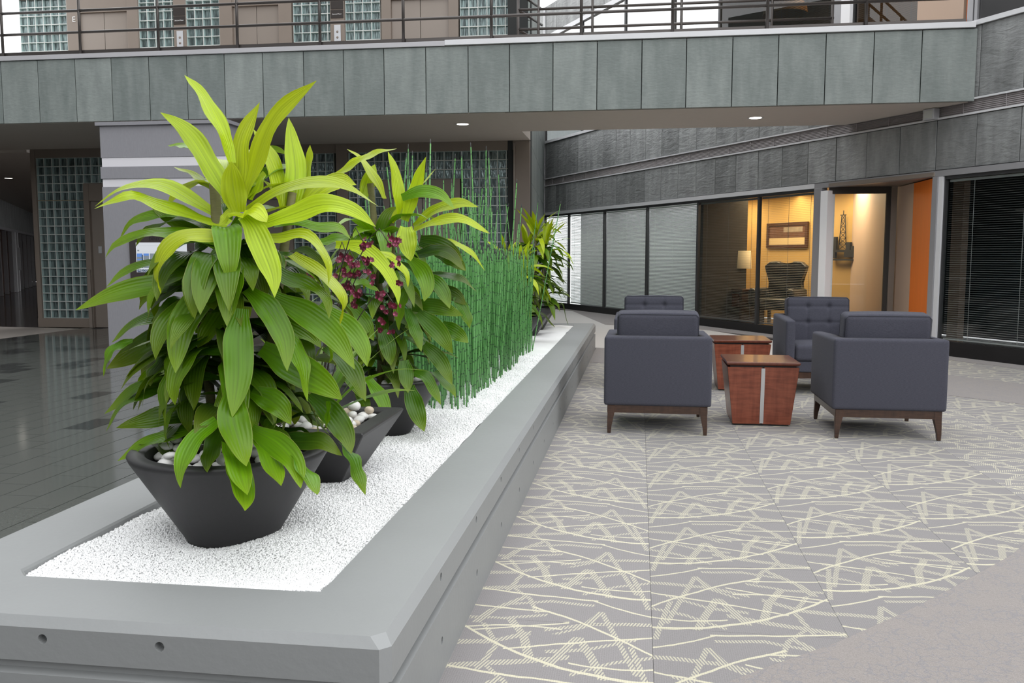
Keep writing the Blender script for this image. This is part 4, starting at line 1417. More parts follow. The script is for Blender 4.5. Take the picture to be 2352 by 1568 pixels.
(0.075,1,[(-1.128,2.630,1.018),(-1.063,2.597,0.978),(-1.015,2.563,0.900),(-0.988,2.530,0.812)],[(0.52,0.84,0.15),(0.51,0.86,-0.00),(0.45,0.88,-0.15),(0.43,0.88,-0.20)]),
(0.102,1,[(-1.189,2.670,0.957),(-1.075,2.637,0.906),(-0.971,2.603,0.862),(-0.892,2.570,0.814)],[(0.46,0.30,0.83),(0.46,0.30,0.84),(0.51,0.31,0.80),(0.59,0.33,0.74)]),
(0.075,2,[(-1.495,2.750,1.063),(-1.574,2.733,1.052),(-1.654,2.717,1.023),(-1.729,2.700,0.964)],[(0.25,-0.79,-0.57),(0.31,-0.75,-0.58),(0.47,-0.66,-0.59),(0.57,-0.60,-0.56)]),
(0.084,3,[(-1.494,2.770,1.032),(-1.591,2.757,0.978),(-1.681,2.743,0.924),(-1.769,2.730,0.873)],[(0.46,0.18,-0.87),(0.47,0.19,-0.86),(0.48,0.19,-0.86),(0.47,0.19,-0.86)]),
(0.050,1,[(-1.659,2.710,0.970),(-1.702,2.697,0.953),(-1.727,2.683,0.924),(-1.744,2.670,0.855)],[(0.43,-0.74,-0.51),(0.58,-0.66,-0.48),(0.85,-0.48,-0.23),(0.89,-0.45,-0.13)]),
(0.075,3,[(-1.566,2.800,0.932),(-1.625,2.800,0.913),(-1.659,2.800,0.882),(-1.688,2.800,0.841)],[(0.23,-0.65,-0.72),(0.39,-0.57,-0.72),(0.68,-0.42,-0.60),(0.75,-0.38,-0.54)]),
(0.075,2,[(-1.515,2.710,0.942),(-1.556,2.690,0.891),(-1.568,2.670,0.864),(-1.567,2.650,0.829)],[(0.69,-0.67,-0.28),(0.76,-0.62,-0.19),(0.87,-0.47,0.15),(0.85,-0.45,0.27)]),
(0.075,2,[(-1.318,2.650,0.946),(-1.390,2.625,0.942),(-1.438,2.600,0.899),(-1.475,2.575,0.816),(-1.462,2.550,0.722)],[(0.32,-0.84,-0.45),(0.49,-0.75,-0.45),(0.76,-0.59,-0.28),(0.88,-0.48,0.02),(0.87,-0.44,0.24)]),
(0.075,2,[(-1.491,2.750,0.843),(-1.571,2.733,0.832),(-1.658,2.717,0.808),(-1.766,2.700,0.724)],[(0.24,-0.90,-0.37),(0.26,-0.89,-0.39),(0.38,-0.81,-0.45),(0.47,-0.76,-0.45)]),
(0.075,2,[(-1.500,2.720,0.829),(-1.602,2.697,0.801),(-1.678,2.673,0.755),(-1.731,2.650,0.675)],[(0.31,-0.87,-0.38),(0.38,-0.84,-0.39),(0.60,-0.72,-0.35),(0.70,-0.65,-0.28)]),
(0.075,2,[(-1.383,2.730,0.741),(-1.486,2.710,0.736),(-1.601,2.690,0.712),(-1.706,2.670,0.684)],[(0.13,-0.44,-0.89),(0.19,-0.40,-0.90),(0.28,-0.35,-0.89),(0.31,-0.33,-0.89)]),
(0.075,1,[(-1.420,2.700,0.686),(-1.505,2.683,0.663),(-1.604,2.667,0.634),(-1.694,2.650,0.578)],[(0.28,-0.88,-0.40),(0.27,-0.87,-0.40),(0.34,-0.83,-0.43),(0.42,-0.79,-0.44)]),
(0.092,1,[(-1.231,2.550,0.853),(-1.202,2.477,0.768),(-1.149,2.403,0.709),(-1.095,2.330,0.657)],[(0.90,0.43,-0.06),(0.89,0.44,0.06),(0.86,0.46,0.22),(0.85,0.46,0.24)]),
(0.075,1,[(-1.267,2.510,0.749),(-1.292,2.423,0.716),(-1.287,2.337,0.662),(-1.252,2.250,0.609)],[(0.94,-0.17,-0.28),(0.99,-0.07,-0.08),(0.96,0.04,0.28),(0.89,0.08,0.44)]),
(0.075,2,[(-1.294,2.610,0.718),(-1.292,2.543,0.675),(-1.277,2.477,0.646),(-1.255,2.410,0.614)],[(0.98,-0.09,0.19),(0.96,-0.02,0.26),(0.91,0.07,0.41),(0.88,0.07,0.46)]),
(0.075,1,[(-1.225,2.490,0.683),(-1.141,2.370,0.648),(-1.057,2.250,0.597)],[(0.78,0.60,-0.17),(0.77,0.61,-0.20),(0.76,0.62,-0.22)]),
(0.075,1,[(-1.176,2.410,0.648),(-1.103,2.320,0.600),(-1.056,2.230,0.558)],[(0.76,0.65,-0.06),(0.77,0.61,-0.19),(0.76,0.55,-0.34)]),
(0.075,1,[(-1.211,2.630,0.819),(-1.146,2.603,0.808),(-1.089,2.577,0.780),(-1.049,2.550,0.736)],[(0.32,0.42,0.85),(0.45,0.46,0.77),(0.67,0.53,0.52),(0.76,0.54,0.36)]),
(0.075,2,[(-1.121,2.650,0.738),(-1.149,2.630,0.713),(-1.177,2.610,0.687)],[(0.66,-0.74,-0.14),(0.66,-0.74,-0.15),(0.65,-0.74,-0.15)]),
(0.075,1,[(-1.177,2.550,0.716),(-1.061,2.463,0.693),(-0.971,2.377,0.658),(-0.919,2.290,0.610)],[(0.49,0.46,0.74),(0.59,0.49,0.64),(0.80,0.50,0.32),(0.88,0.47,0.09)]),
(0.075,1,[(-1.155,2.550,0.689),(-1.056,2.400,0.660),(-0.959,2.250,0.626)],[(0.78,0.57,-0.28),(0.77,0.57,-0.29),(0.76,0.57,-0.31)]),
(0.075,1,[(-0.993,2.430,0.655),(-0.928,2.360,0.627),(-0.871,2.290,0.594)],[(0.55,0.69,-0.46),(0.53,0.68,-0.51),(0.50,0.67,-0.56)]),
(0.075,3,[(-1.156,2.700,0.658),(-1.080,2.677,0.653),(-0.994,2.653,0.661),(-0.916,2.630,0.625)],[(0.26,0.73,0.63),(0.19,0.71,0.67),(0.31,0.75,0.58),(0.43,0.79,0.43)]),
(0.077,2,[(-1.055,2.730,0.802),(-0.974,2.703,0.744),(-0.919,2.677,0.681),(-0.893,2.650,0.627)],[(0.62,0.35,0.70),(0.69,0.37,0.62),(0.83,0.37,0.41),(0.90,0.36,0.25)]),
(0.075,2,[(-0.935,2.670,0.653),(-0.885,2.640,0.598),(-0.836,2.610,0.508)],[(0.28,0.93,-0.25),(0.22,0.95,-0.24),(0.19,0.96,-0.22)]),
(0.050,1,[(-0.968,2.670,0.790),(-0.971,2.660,0.740),(-0.974,2.650,0.705)],[(0.62,-0.78,0.11),(0.62,-0.77,0.13),(0.63,-0.76,0.16)]),
(0.075,1,[(-0.980,2.700,1.009),(-0.966,2.675,0.954),(-0.958,2.650,0.918)],[(0.16,0.91,-0.38),(0.16,0.88,-0.45),(-0.67,0.54,-0.52)]),
(0.075,2,[(-1.027,2.810,0.951),(-0.947,2.790,0.895),(-0.882,2.770,0.776)],[(0.49,0.77,0.42),(0.55,0.79,0.27),(0.57,0.80,0.18)]),
(0.075,1,[(-1.509,2.800,1.066),(-1.594,2.815,1.070),(-1.683,2.830,1.041)],[(-0.18,-0.93,-0.31),(-0.09,-0.89,-0.45),(0.04,-0.84,-0.54)]),
(0.075,3,[(-1.447,2.810,0.799),(-1.529,2.820,0.808),(-1.600,2.830,0.824)],[(-0.15,-0.91,-0.39),(-0.18,-0.92,-0.36),(-0.20,-0.93,-0.32)]),
(0.075,3,[(-1.455,2.850,0.768),(-1.540,2.860,0.758),(-1.639,2.870,0.723)],[(-0.07,-0.93,-0.36),(0.01,-0.90,-0.43),(0.08,-0.88,-0.48)]),
(0.075,3,[(-1.309,2.770,0.927),(-1.390,2.780,0.889),(-1.487,2.790,0.837)],[(0.32,-0.49,-0.81),(0.35,-0.48,-0.81),(0.38,-0.47,-0.80)]),
(0.075,3,[(-1.234,2.770,0.917),(-1.191,2.780,0.857),(-1.109,2.790,0.821)],[(0.36,0.84,0.40),(0.26,0.81,0.52),(0.17,0.78,0.61)]),
(0.075,3,[(-1.291,2.810,0.863),(-1.221,2.820,0.814),(-1.150,2.830,0.790)],[(0.19,0.87,0.45),(0.14,0.85,0.50),(0.07,0.83,0.56)]),
(0.075,2,[(-1.485,2.870,0.575),(-1.640,2.910,0.594),(-1.797,2.950,0.518)],[(-0.27,-0.92,-0.29),(-0.12,-0.84,-0.53),(0.13,-0.74,-0.66)])]
LEAVES_MIDDLE = [
(0.075,0,[(-1.184,4.420,1.430),(-1.133,4.410,1.570),(-1.066,4.400,1.747)],[(-0.92,0.17,0.35),(-0.92,0.17,0.35),(-0.92,0.17,0.35)]),
(0.075,0,[(-1.218,4.450,1.441),(-1.236,4.465,1.635),(-1.286,4.480,1.784)],[(-0.59,-0.81,0.01),(-0.60,-0.80,-0.05),(-0.60,-0.79,-0.12)]),
(0.075,0,[(-1.301,4.450,1.544),(-1.348,4.467,1.637),(-1.426,4.483,1.741),(-1.511,4.500,1.804)],[(-0.38,-0.92,-0.02),(-0.39,-0.92,-0.09),(-0.39,-0.90,-0.21),(-0.39,-0.87,-0.30)]),
(0.075,0,[(-1.531,4.350,1.647),(-1.420,4.333,1.706),(-1.311,4.317,1.756),(-1.188,4.300,1.777)],[(-0.24,0.71,0.66),(-0.22,0.71,0.66),(-0.10,0.74,0.67),(-0.00,0.76,0.65)]),
(0.076,0,[(-1.429,4.500,1.558),(-1.403,4.525,1.642),(-1.377,4.550,1.729)],[(-0.88,-0.30,0.36),(-0.88,-0.30,0.36),(-0.88,-0.30,0.35)]),
(0.075,1,[(-1.193,4.400,1.544),(-1.085,4.383,1.575),(-0.989,4.367,1.550),(-0.909,4.350,1.483)],[(-0.22,0.29,0.93),(0.03,0.35,0.94),(0.48,0.47,0.74),(0.62,0.51,0.60)]),
(0.075,0,[(-1.145,4.450,1.400),(-1.029,4.450,1.486),(-0.914,4.450,1.518),(-0.809,4.450,1.497)],[(-0.47,0.61,0.64),(-0.35,0.63,0.69),(-0.04,0.69,0.72),(0.13,0.73,0.67)]),
(0.075,0,[(-1.132,4.400,1.378),(-0.985,4.390,1.427),(-0.860,4.380,1.426),(-0.737,4.370,1.361)],[(-0.17,0.72,0.67),(-0.06,0.74,0.67),(0.22,0.80,0.56),(0.32,0.82,0.47)]),
(0.097,0,[(-1.144,4.290,1.390),(-1.127,4.240,1.335),(-1.095,4.190,1.226)],[(0.96,0.25,0.08),(0.96,0.25,0.14),(0.95,0.25,0.16)]),
(0.095,3,[(-1.109,4.430,1.329),(-0.980,4.410,1.293),(-0.878,4.390,1.227)],[(0.27,0.05,0.96),(0.41,0.08,0.91),(0.55,0.11,0.82)]),
(0.075,3,[(-1.131,4.390,1.257),(-0.971,4.370,1.272),(-0.860,4.350,1.178)],[(-0.01,0.54,0.84),(0.30,0.61,0.73),(0.54,0.68,0.50)]),
(0.050,0,[(-1.030,4.450,1.329),(-0.947,4.450,1.318),(-0.854,4.450,1.273),(-0.776,4.450,1.176)],[(0.06,0.86,0.51),(0.15,0.88,0.46),(0.27,0.91,0.32),(0.31,0.92,0.25)]),
(0.086,1,[(-1.131,4.310,1.237),(-1.062,4.277,1.178),(-1.029,4.243,1.101),(-1.037,4.210,1.029)],[(0.69,0.18,0.70),(0.83,0.21,0.51),(0.97,0.24,0.06),(0.95,0.22,-0.20)]),
(0.075,2,[(-1.060,4.350,1.157),(-0.974,4.310,1.089),(-0.921,4.270,0.992)],[(0.68,0.34,0.65),(0.79,0.36,0.49),(0.87,0.38,0.33)]),
(0.075,3,[(-1.051,4.400,1.151),(-0.924,4.385,1.147),(-0.804,4.370,1.072)],[(0.12,0.86,0.50),(0.23,0.89,0.40),(0.30,0.91,0.30)]),
(0.081,2,[(-1.134,4.350,0.996),(-1.003,4.320,0.998),(-0.860,4.290,0.957)],[(-0.01,0.06,1.00),(0.16,0.09,0.98),(0.30,0.13,0.95)]),
(0.090,2,[(-1.093,4.310,0.968),(-0.982,4.270,0.882),(-0.899,4.230,0.773)],[(0.64,0.21,0.73),(0.73,0.22,0.64),(0.81,0.23,0.54)]),
(0.077,2,[(-0.984,4.370,0.904),(-0.908,4.350,0.866),(-0.841,4.330,0.817)],[(0.48,0.18,0.86),(0.55,0.19,0.81),(0.62,0.20,0.76)]),
(0.075,2,[(-1.144,4.290,0.989),(-1.099,4.250,0.902),(-1.053,4.210,0.783)],[(0.67,0.74,0.01),(0.66,0.75,0.00),(0.65,0.76,-0.00)]),
(0.081,2,[(-1.263,4.250,0.881),(-1.224,4.220,0.804),(-1.202,4.190,0.714)],[(0.90,0.29,0.33),(0.93,0.29,0.23),(0.95,0.29,0.14)]),
(0.076,2,[(-1.064,4.310,0.808),(-0.973,4.270,0.733),(-0.903,4.230,0.618)],[(0.68,0.24,0.69),(0.79,0.25,0.56),(0.86,0.25,0.44)]),
(0.090,2,[(-1.117,4.210,0.608),(-1.075,4.180,0.504),(-1.027,4.150,0.397)],[(0.91,0.29,0.29),(0.91,0.29,0.31),(0.90,0.29,0.33)]),
(0.075,2,[(-1.146,4.230,0.735),(-1.129,4.200,0.669),(-1.112,4.170,0.583)],[(0.93,0.36,0.08),(0.93,0.36,0.07),(0.93,0.36,0.06)]),
(0.075,2,[(-1.107,4.270,0.675),(-1.026,4.230,0.637),(-0.952,4.190,0.524)],[(0.55,0.72,0.41),(0.61,0.76,0.23),(0.62,0.77,0.13)]),
(0.075,2,[(-1.014,4.310,0.672),(-0.946,4.280,0.612),(-0.889,4.250,0.552)],[(0.48,0.87,0.10),(0.49,0.87,0.07),(0.50,0.87,0.04)]),
(0.075,0,[(-1.457,4.150,1.305),(-1.317,4.120,1.290),(-1.201,4.090,1.200),(-1.135,4.060,1.097),(-1.116,4.030,1.021)],[(0.15,0.24,0.96),(0.42,0.33,0.84),(0.72,0.43,0.55),(0.85,0.46,0.25),(0.89,0.46,0.04)]),
(0.075,0,[(-1.299,4.190,1.278),(-1.180,4.157,1.238),(-1.108,4.123,1.162),(-1.085,4.090,1.101)],[(0.36,0.87,0.34),(0.42,0.89,0.19),(0.45,0.89,-0.12),(0.40,0.86,-0.32)]),
(0.075,1,[(-1.317,4.150,0.662),(-1.233,4.100,0.573),(-1.163,4.050,0.437)],[(0.65,0.73,0.21),(0.66,0.74,0.12),(0.67,0.74,0.07)]),
(0.089,2,[(-1.458,4.150,0.739),(-1.365,4.110,0.657),(-1.294,4.070,0.555)],[(0.70,0.32,0.64),(0.77,0.33,0.54),(0.83,0.34,0.45)]),
(0.075,2,[(-1.422,4.250,0.626),(-1.355,4.200,0.554),(-1.310,4.150,0.462)],[(0.64,0.77,0.06),(0.63,0.77,-0.04),(0.62,0.77,-0.11)]),
(0.102,2,[(-1.277,4.500,1.258),(-1.324,4.517,1.341),(-1.306,4.533,1.456),(-1.266,4.550,1.508)],[(-0.87,-0.24,-0.44),(-0.96,-0.28,-0.09),(-0.89,-0.27,0.36),(-0.74,-0.24,0.63)]),
(0.075,2,[(-1.031,4.450,1.268),(-0.937,4.450,1.227),(-0.875,4.450,1.176)],[(0.36,0.42,0.83),(0.45,0.44,0.77),(0.56,0.47,0.68)]),
(0.075,3,[(-1.053,4.450,1.094),(-0.938,4.450,1.053),(-0.876,4.450,1.002)],[(0.30,0.44,0.85),(0.40,0.47,0.79),(0.55,0.49,0.67)]),
(0.098,3,[(-1.197,4.350,0.914),(-1.235,4.330,0.813),(-1.210,4.310,0.714)],[(0.90,0.22,-0.38),(0.96,0.26,-0.11),(0.94,0.29,0.18)]),
(0.075,1,[(-1.132,4.270,1.099),(-1.166,4.240,1.002),(-1.164,4.210,0.885)],[(0.89,-0.42,-0.18),(0.92,-0.40,-0.03),(0.91,-0.39,0.11)]),
(0.075,2,[(-0.928,4.450,1.043),(-0.876,4.450,0.941),(-0.855,4.450,0.879)],[(0.60,0.74,0.30),(0.61,0.74,0.27),(0.63,0.75,0.21)]),
(0.075,1,[(-1.575,4.250,1.317),(-1.452,4.225,1.336),(-1.343,4.200,1.277)],[(0.01,0.64,0.77),(0.27,0.72,0.64),(0.42,0.80,0.44)]),
(0.075,1,[(-1.288,4.250,1.237),(-1.383,4.225,1.188),(-1.478,4.200,1.159)],[(0.46,-0.72,-0.53),(0.42,-0.73,-0.54),(0.37,-0.75,-0.55)]),
(0.075,1,[(-1.430,4.150,1.131),(-1.312,4.125,1.113),(-1.225,4.100,1.076)],[(0.25,0.87,0.42),(0.31,0.89,0.35),(0.37,0.90,0.25)]),
(0.081,1,[(-1.419,4.200,1.012),(-1.331,4.175,0.925),(-1.274,4.150,0.840)],[(0.71,0.28,0.65),(0.77,0.29,0.57),(0.83,0.30,0.47)]),
(0.075,0,[(-1.261,4.450,1.421),(-1.182,4.475,1.534),(-1.039,4.500,1.697)],[(-0.58,0.78,0.24),(-0.54,0.79,0.30),(-0.51,0.79,0.33)])]
ORCHID_FLOWERS = [(-1.087,3.429,1.297),(-1.053,3.380,1.294),(-1.093,3.411,1.286),(-1.092,3.445,1.280),(-1.069,3.472,1.301),(-1.117,3.509,1.295),(-1.087,3.477,1.290),(-1.107,3.465,1.290),(-1.108,3.508,1.319),(-0.989,3.511,1.304),(-0.951,3.433,1.296),(-0.969,3.520,1.313),(-0.929,3.392,1.321),(-0.986,3.440,1.295),(-0.962,3.451,1.316),(-0.981,3.464,1.315),(-0.972,3.479,1.297),(-1.002,3.529,1.321),(-1.005,3.508,1.336),(-0.981,3.461,1.319),(-1.184,3.503,1.249),(-1.150,3.380,1.247),(-1.137,3.384,1.222),(-1.143,3.394,1.242),(-1.209,3.510,1.229),(-1.176,3.377,1.235),(-1.186,3.511,1.245),(-1.179,3.530,1.239),(-1.192,3.466,1.254),(-1.097,3.435,1.241),(-1.053,3.377,1.243),(-1.087,3.523,1.236),(-1.061,3.444,1.234),(-1.085,3.465,1.222),(-1.101,3.520,1.223),(-1.092,3.485,1.231),(-1.117,3.526,1.237),(-1.106,3.372,1.217),(-1.115,3.373,1.216),(-1.101,3.380,1.214),(-1.132,3.479,1.218),(-1.158,3.488,1.211),(-1.182,3.478,1.232),(-1.093,3.443,1.226),(-1.118,3.428,1.224),(-1.122,3.465,1.179),(-1.132,3.494,1.178),(-1.148,3.488,1.172),(-1.132,3.499,1.183),(-1.118,3.440,1.185),(-1.082,3.422,1.188),(-1.112,3.440,1.164),(-1.072,3.424,1.186),(-1.153,3.442,1.175),(-1.179,3.455,1.196),(-1.198,3.504,1.175),(-1.197,3.499,1.191),(-1.148,3.425,1.177),(-1.236,3.497,1.169),(-1.211,3.437,1.170),(-1.379,3.517,1.171),(-1.396,3.521,1.180),(-1.321,3.439,1.160),(-1.304,3.406,1.163),(-1.343,3.476,1.163),(-1.336,3.425,1.176),(-1.274,3.464,1.202),(-1.240,3.377,1.193),(-1.273,3.518,1.192),(-1.141,3.462,1.123),(-1.165,3.397,1.130),(-1.169,3.454,1.130),(-1.168,3.468,1.122),(-1.185,3.508,1.141),(-1.150,3.426,1.128),(-1.166,3.501,1.103),(-1.172,3.517,1.093),(-1.096,3.371,1.099),(-1.106,3.378,1.097),(-1.147,3.454,1.115),(-1.118,3.494,1.102),(-1.097,3.390,1.112),(-1.065,3.526,1.097),(-1.021,3.450,1.100),(-1.030,3.426,1.091),(-1.021,3.428,1.080),(-1.023,3.390,1.092),(-1.003,3.431,1.031),(-1.016,3.430,1.046),(-1.002,3.431,1.029),(-0.947,3.439,1.052),(-0.981,3.482,1.052),(-0.968,3.444,1.050),(-0.988,3.481,1.051),(-0.984,3.438,1.056),(-0.976,3.430,1.216),(-0.970,3.412,1.219),(-0.967,3.500,1.241),(-0.961,3.497,1.222),(-0.946,3.460,1.140),(-0.932,3.371,1.147),(-1.038,3.377,1.146),(-1.081,3.511,1.166),(-1.075,3.505,1.169),(-1.070,3.478,1.140),(-1.139,3.463,1.049),(-1.150,3.493,1.068),(-1.126,3.387,1.059),(-1.270,3.380,0.939),(-1.322,3.502,0.936),(-1.018,3.410,0.999),(-1.014,3.433,0.985),(-1.025,3.426,0.953),(-1.031,3.450,0.955),(-0.988,3.490,0.944),(-1.004,3.491,0.940),(-1.126,3.447,0.984),(-1.110,3.394,0.977),(-1.171,3.517,0.972),(-1.401,3.485,1.093),(-0.955,3.402,1.021)]


def plant(name, label, base, group='lime and green dracaena plants'):
    return thing(name, label, 'plant', base, 0, group)
def data_leaves(root, data, base, seed):
    b = np.array(base)
    for i, (W, tn, P, Sd) in enumerate(data):
        me = leaf_mesh(np.array(P) - b, Sd, W, .17, .16, seed + i, 18, .62 if len(P) < 4 else .5)
        o = obj('leaf', me, root)
        o.color = tone(tn)
def cane(root, pts, r):
    bm = bmesh.new()
    P = smooth_path(pts, 10)
    tube(bm, P, [r * (1.1 - .3 * i / 9 + (.08 if i % 2 else 0)) for i in range(10)], 9)
    obj('cane', bm_mesh('cane', bm, [M['cane']]), root)

B1 = (PXC, 2.75, GZ + .222)
p1 = plant('dracaena', 'large front dracaena with lime top leaves and drooping green leaves in round bowl', B1)
cane(p1, [(0, 0, -.02), (.0, -.01, .35), (-.01, -.02, .70), (-.025, -.01, .98)], .020)
cane(p1, [(.08, .06, -.02), (.10, .10, .35), (.13, .15, .66), (.16, .19, .92)], .017)
cane(p1, [(-.07, .05, -.02), (-.10, .06, .25), (-.12, .06, .48)], .017)
data_leaves(p1, LEAVES_FRONT, B1, 100)
rr = random.Random(41)
for k in range(105):
    z = rr.uniform(.06, .72)
    az = rr.uniform(0, 6.283)
    d = rr.choice(((0, 0), (.10, .10), (-.09, .06)))
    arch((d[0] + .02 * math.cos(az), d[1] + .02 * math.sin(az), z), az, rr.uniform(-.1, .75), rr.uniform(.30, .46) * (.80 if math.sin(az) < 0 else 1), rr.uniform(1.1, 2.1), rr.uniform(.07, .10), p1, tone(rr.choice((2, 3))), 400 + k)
for k in range(34):                              # hanging leaves all round the middle of the plant
    az = rr.uniform(3.0, 6.6)
    arch((.02 * math.cos(az), .02 * math.sin(az), rr.uniform(.22, .80)), az, rr.uniform(.1, .7), rr.uniform(.26, .38), rr.uniform(1.6, 2.3), rr.uniform(.07, .095), p1, tone(rr.choice((1, 2, 2))), 560 + k)
for k in range(10):
    az = rr.uniform(.3, 2.9)
    arch((.0, .03, rr.uniform(.75, .95)), az, rr.uniform(.3, 1.0), rr.uniform(.35, .5), rr.uniform(.9, 1.7), .07, p1, tone(rr.choice((0, 1))), 500 + k)

B3 = (PXC, 4.50, GZ + .222)
p3 = plant('dracaena', 'middle dracaena with lime shoots rising beside the burgundy orchid and before the rushes', B3)
cane(p3, [(0, 0, -.02), (.0, .0, .4), (-.03, .02, .85), (-.05, .02, 1.08)], .020)
cane(p3, [(.05, -.05, -.02), (.07, -.04, .4), (.08, -.03, .9)], .017)
data_leaves(p3, LEAVES_MIDDLE, B3, 700)
for k in range(90):
    z = rr.uniform(.05, .85)
    az = rr.uniform(0, 6.283)
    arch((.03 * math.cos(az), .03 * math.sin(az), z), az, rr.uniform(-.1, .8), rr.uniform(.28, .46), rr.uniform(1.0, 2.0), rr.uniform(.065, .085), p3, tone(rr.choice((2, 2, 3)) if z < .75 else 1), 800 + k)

def full_plant(label, base, seed, h, n):
    r2 = random.Random(seed)
    p = plant('dracaena', label, base)
    heads = [(0.0, 0.0, h), (.13, -.06, h * .86), (-.12, .08, h * .8)]
    for hx, hy, hz in heads:
        cane(p, [(hx * .4, hy * .4, -.02), (hx * .7, hy * .7, hz * .5), (hx, hy, hz)], .017)
        for k in range(9):                       # upright lime shoots
            az = r2.uniform(0, 6.283)
            arch((hx, hy, hz - r2.uniform(0, .10)), az, r2.uniform(.9, 1.45), r2.uniform(.30, .44), r2.uniform(.1, .7), r2.uniform(.05, .075), p, tone(0, r2), seed * 7 + k)
        for k in range(9):                       # arching lime leaves
            az = r2.uniform(0, 6.283)
            arch((hx, hy, hz - r2.uniform(.05, .2)), az, r2.uniform(.2, .9), r2.uniform(.40, .56), r2.uniform(1.0, 1.8), .07, p, tone(r2.choice((0, 0, 1)), r2), seed * 11 + k)
    for k in range(n):
        z = r2.uniform(.03, h * .85)
        az = r2.uniform(0, 6.283)
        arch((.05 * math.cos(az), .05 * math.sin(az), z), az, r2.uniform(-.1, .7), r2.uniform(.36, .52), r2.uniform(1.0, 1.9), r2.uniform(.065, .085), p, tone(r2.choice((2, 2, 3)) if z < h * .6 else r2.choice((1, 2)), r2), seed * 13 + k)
    return p
full_plant('far dracaena with bright lime crown in the last bowl at the far end', (PXC + .06, 11.07, GZ + .235), 5, .98, 110)
full_plant('low dracaena with lime crown just beyond the horsetail rushes', (PXC - .03, 9.34, GZ + .222), 6, .62, 50)

# ------------------------------------------------------------------ orchid in the square pot
BO = (PXC, 3.54, GZ + .215)
orc = thing('orchid', 'orchid with sprays of small burgundy flowers between the two big dracaenas', 'plant', BO)
def flower_mesh():
    bm = bmesh.new()
    for k in range(5):
        a = R(90) + k * R(72) + (.12 if k % 2 else -.1)
        c, s = math.cos(a), math.sin(a)
        L = .0125 if k else .011
        w = .0056
        pts = [(0, 0, 0), (c * L * .55 - s * w, -.0015, s * L * .55 + c * w), (c * L, -.003, s * L), (c * L * .55 + s * w, -.0015, s * L * .55 - c * w)]
        bm.faces.new([bm.verts.new(p) for p in pts])
    v = [bm.verts.new(p) for p in ((0, -.003, -.001), (-.0042, -.004, -.007), (-.0025, -.006, -.0105), (.0025, -.006, -.0105), (.0042, -.004, -.007))]
    f = bm.faces.new(v)
    f.material_index = 1
    return bm_mesh('flower', bm, [M['petal'], M['lip']])
fme = flower_mesh()
for k, pnt in enumerate(ORCHID_FLOWERS):
    o = obj('flower', fme, orc, tuple(np.array(pnt) - np.array(BO)), (rr.uniform(-.7, .6), rr.uniform(-1.6, 1.6), rr.uniform(-1.0, 1.0)))
    s_ = rr.uniform(.95, 1.3)
    o.scale = (s_, s_, s_)
fl = np.array(ORCHID_FLOWERS) - np.array(BO)
for k in range(9):                                # flower stems: rise from the pot, then arch through the blooms
    a = fl[(k * 13) % len(fl)]
    b = fl[(k * 13 + 5) % len(fl)]
    o = tube_obj('flower_stem', smooth_path([(.02 * math.cos(k), .02 * math.sin(k), 0), (a[0] * .3, a[1] * .4 + .03, a[2] * .6), (a[0] * .8, a[1] + .01, a[2] + .05), (a[0], a[1] + .004, a[2]), ], 12), .0022, M['spray'], orc, 6)
for k in range(16):                               # strap leaves
    az = k * 2.4
    arch((.03 * math.cos(az), .03 * math.sin(az), .0), az, rr.uniform(.7, 1.3), rr.uniform(.42, .62), rr.uniform(.5, 1.2), rr.uniform(.03, .045), orc, tone(rr.choice((1, 2, 2))), 900 + k)

# ------------------------------------------------------------------ horsetail rushes
def stem_bm(bm, L, r, base=(0, 0, 0), lean=(0, 0), n=6, uvl=None, phase=0.0):
    segs = max(2, int(L / .45)) + 1
    zs = [L * k / segs for k in range(segs + 1)]
    zs[-1:] = [L - .03, L]
    rings = []
    bend = (random.uniform(-.012, .012), random.uniform(-.012, .012))
    for i, z in enumerate(zs):
        t = z / L
        ra = r * (1 - .30 * t) if i < len(zs) - 1 else r * .35
        if i == len(zs) - 2:
            ra = r * .72
        ox = base[0] + lean[0] * z + bend[0] * math.sin(t * 3.1)
        oy = base[1] + lean[1] * z + bend[1] * math.sin(t * 3.1)
        rings.append(([bm.verts.new((ox + ra * math.cos(6.283 * k / n), oy + ra * math.sin(6.283 * k / n), base[2] + z)) for k in range(n)], z))
    for i in range(len(rings) - 1):
        A, za = rings[i]
        B, zb = rings[i + 1]
        tip = 2.0 if i == len(rings) - 2 else 0.0
        for k in range(n):
            f = bm.faces.new((A[k], A[(k + 1) % n], B[(k + 1) % n], B[k]))
            f.smooth = True
            for lp, zz in zip(f.loops, (za, za, zb, zb)):
                lp[uvl].uv = (tip, zz + phase)
    f = bm.faces.new(rings[-1][0])
    for lp in f.loops:
        lp[uvl].uv = (2, L)
    f = bm.faces.new(rings[0][0][::-1])
    for lp in f.loops:
        lp[uvl].uv = (0, 0)
HT = (PXC + .02, 6.85, GZ - .01)
hort = thing('horsetail_clump', 'dense rectangular clump of upright green horsetail rushes growing from the gravel', 'plant', HT)
stems = []
for i in range(1, 90):
    pass
def new_stem(L, lean):
    bm = bmesh.new()
    uvl = bm.loops.layers.uv.new('UVMap')
    stem_bm(bm, L, random.uniform(.0048, .0068), (0, 0, 0), lean, 6, uvl, random.uniform(0, 1))
    return bm_mesh('stem', bm, [M['horsetail']])
short = [new_stem(random.uniform(.93, 1.05), (random.uniform(-.075, .075), random.uniform(-.06, .06))) for _ in range(18)]
tall = [new_stem(random.uniform(1.15, 1.7), (random.gauss(0, .13), random.gauss(0, .10))) for _ in range(34)]
spots = []
y = 5.13
while y < 8.70:
    x = -1.64
    while x < -.985:
        spots.append((x + random.uniform(-.022, .022), y + random.uniform(-.024, .024)))
        x += .060
    y += .060
random.shuffle(spots)
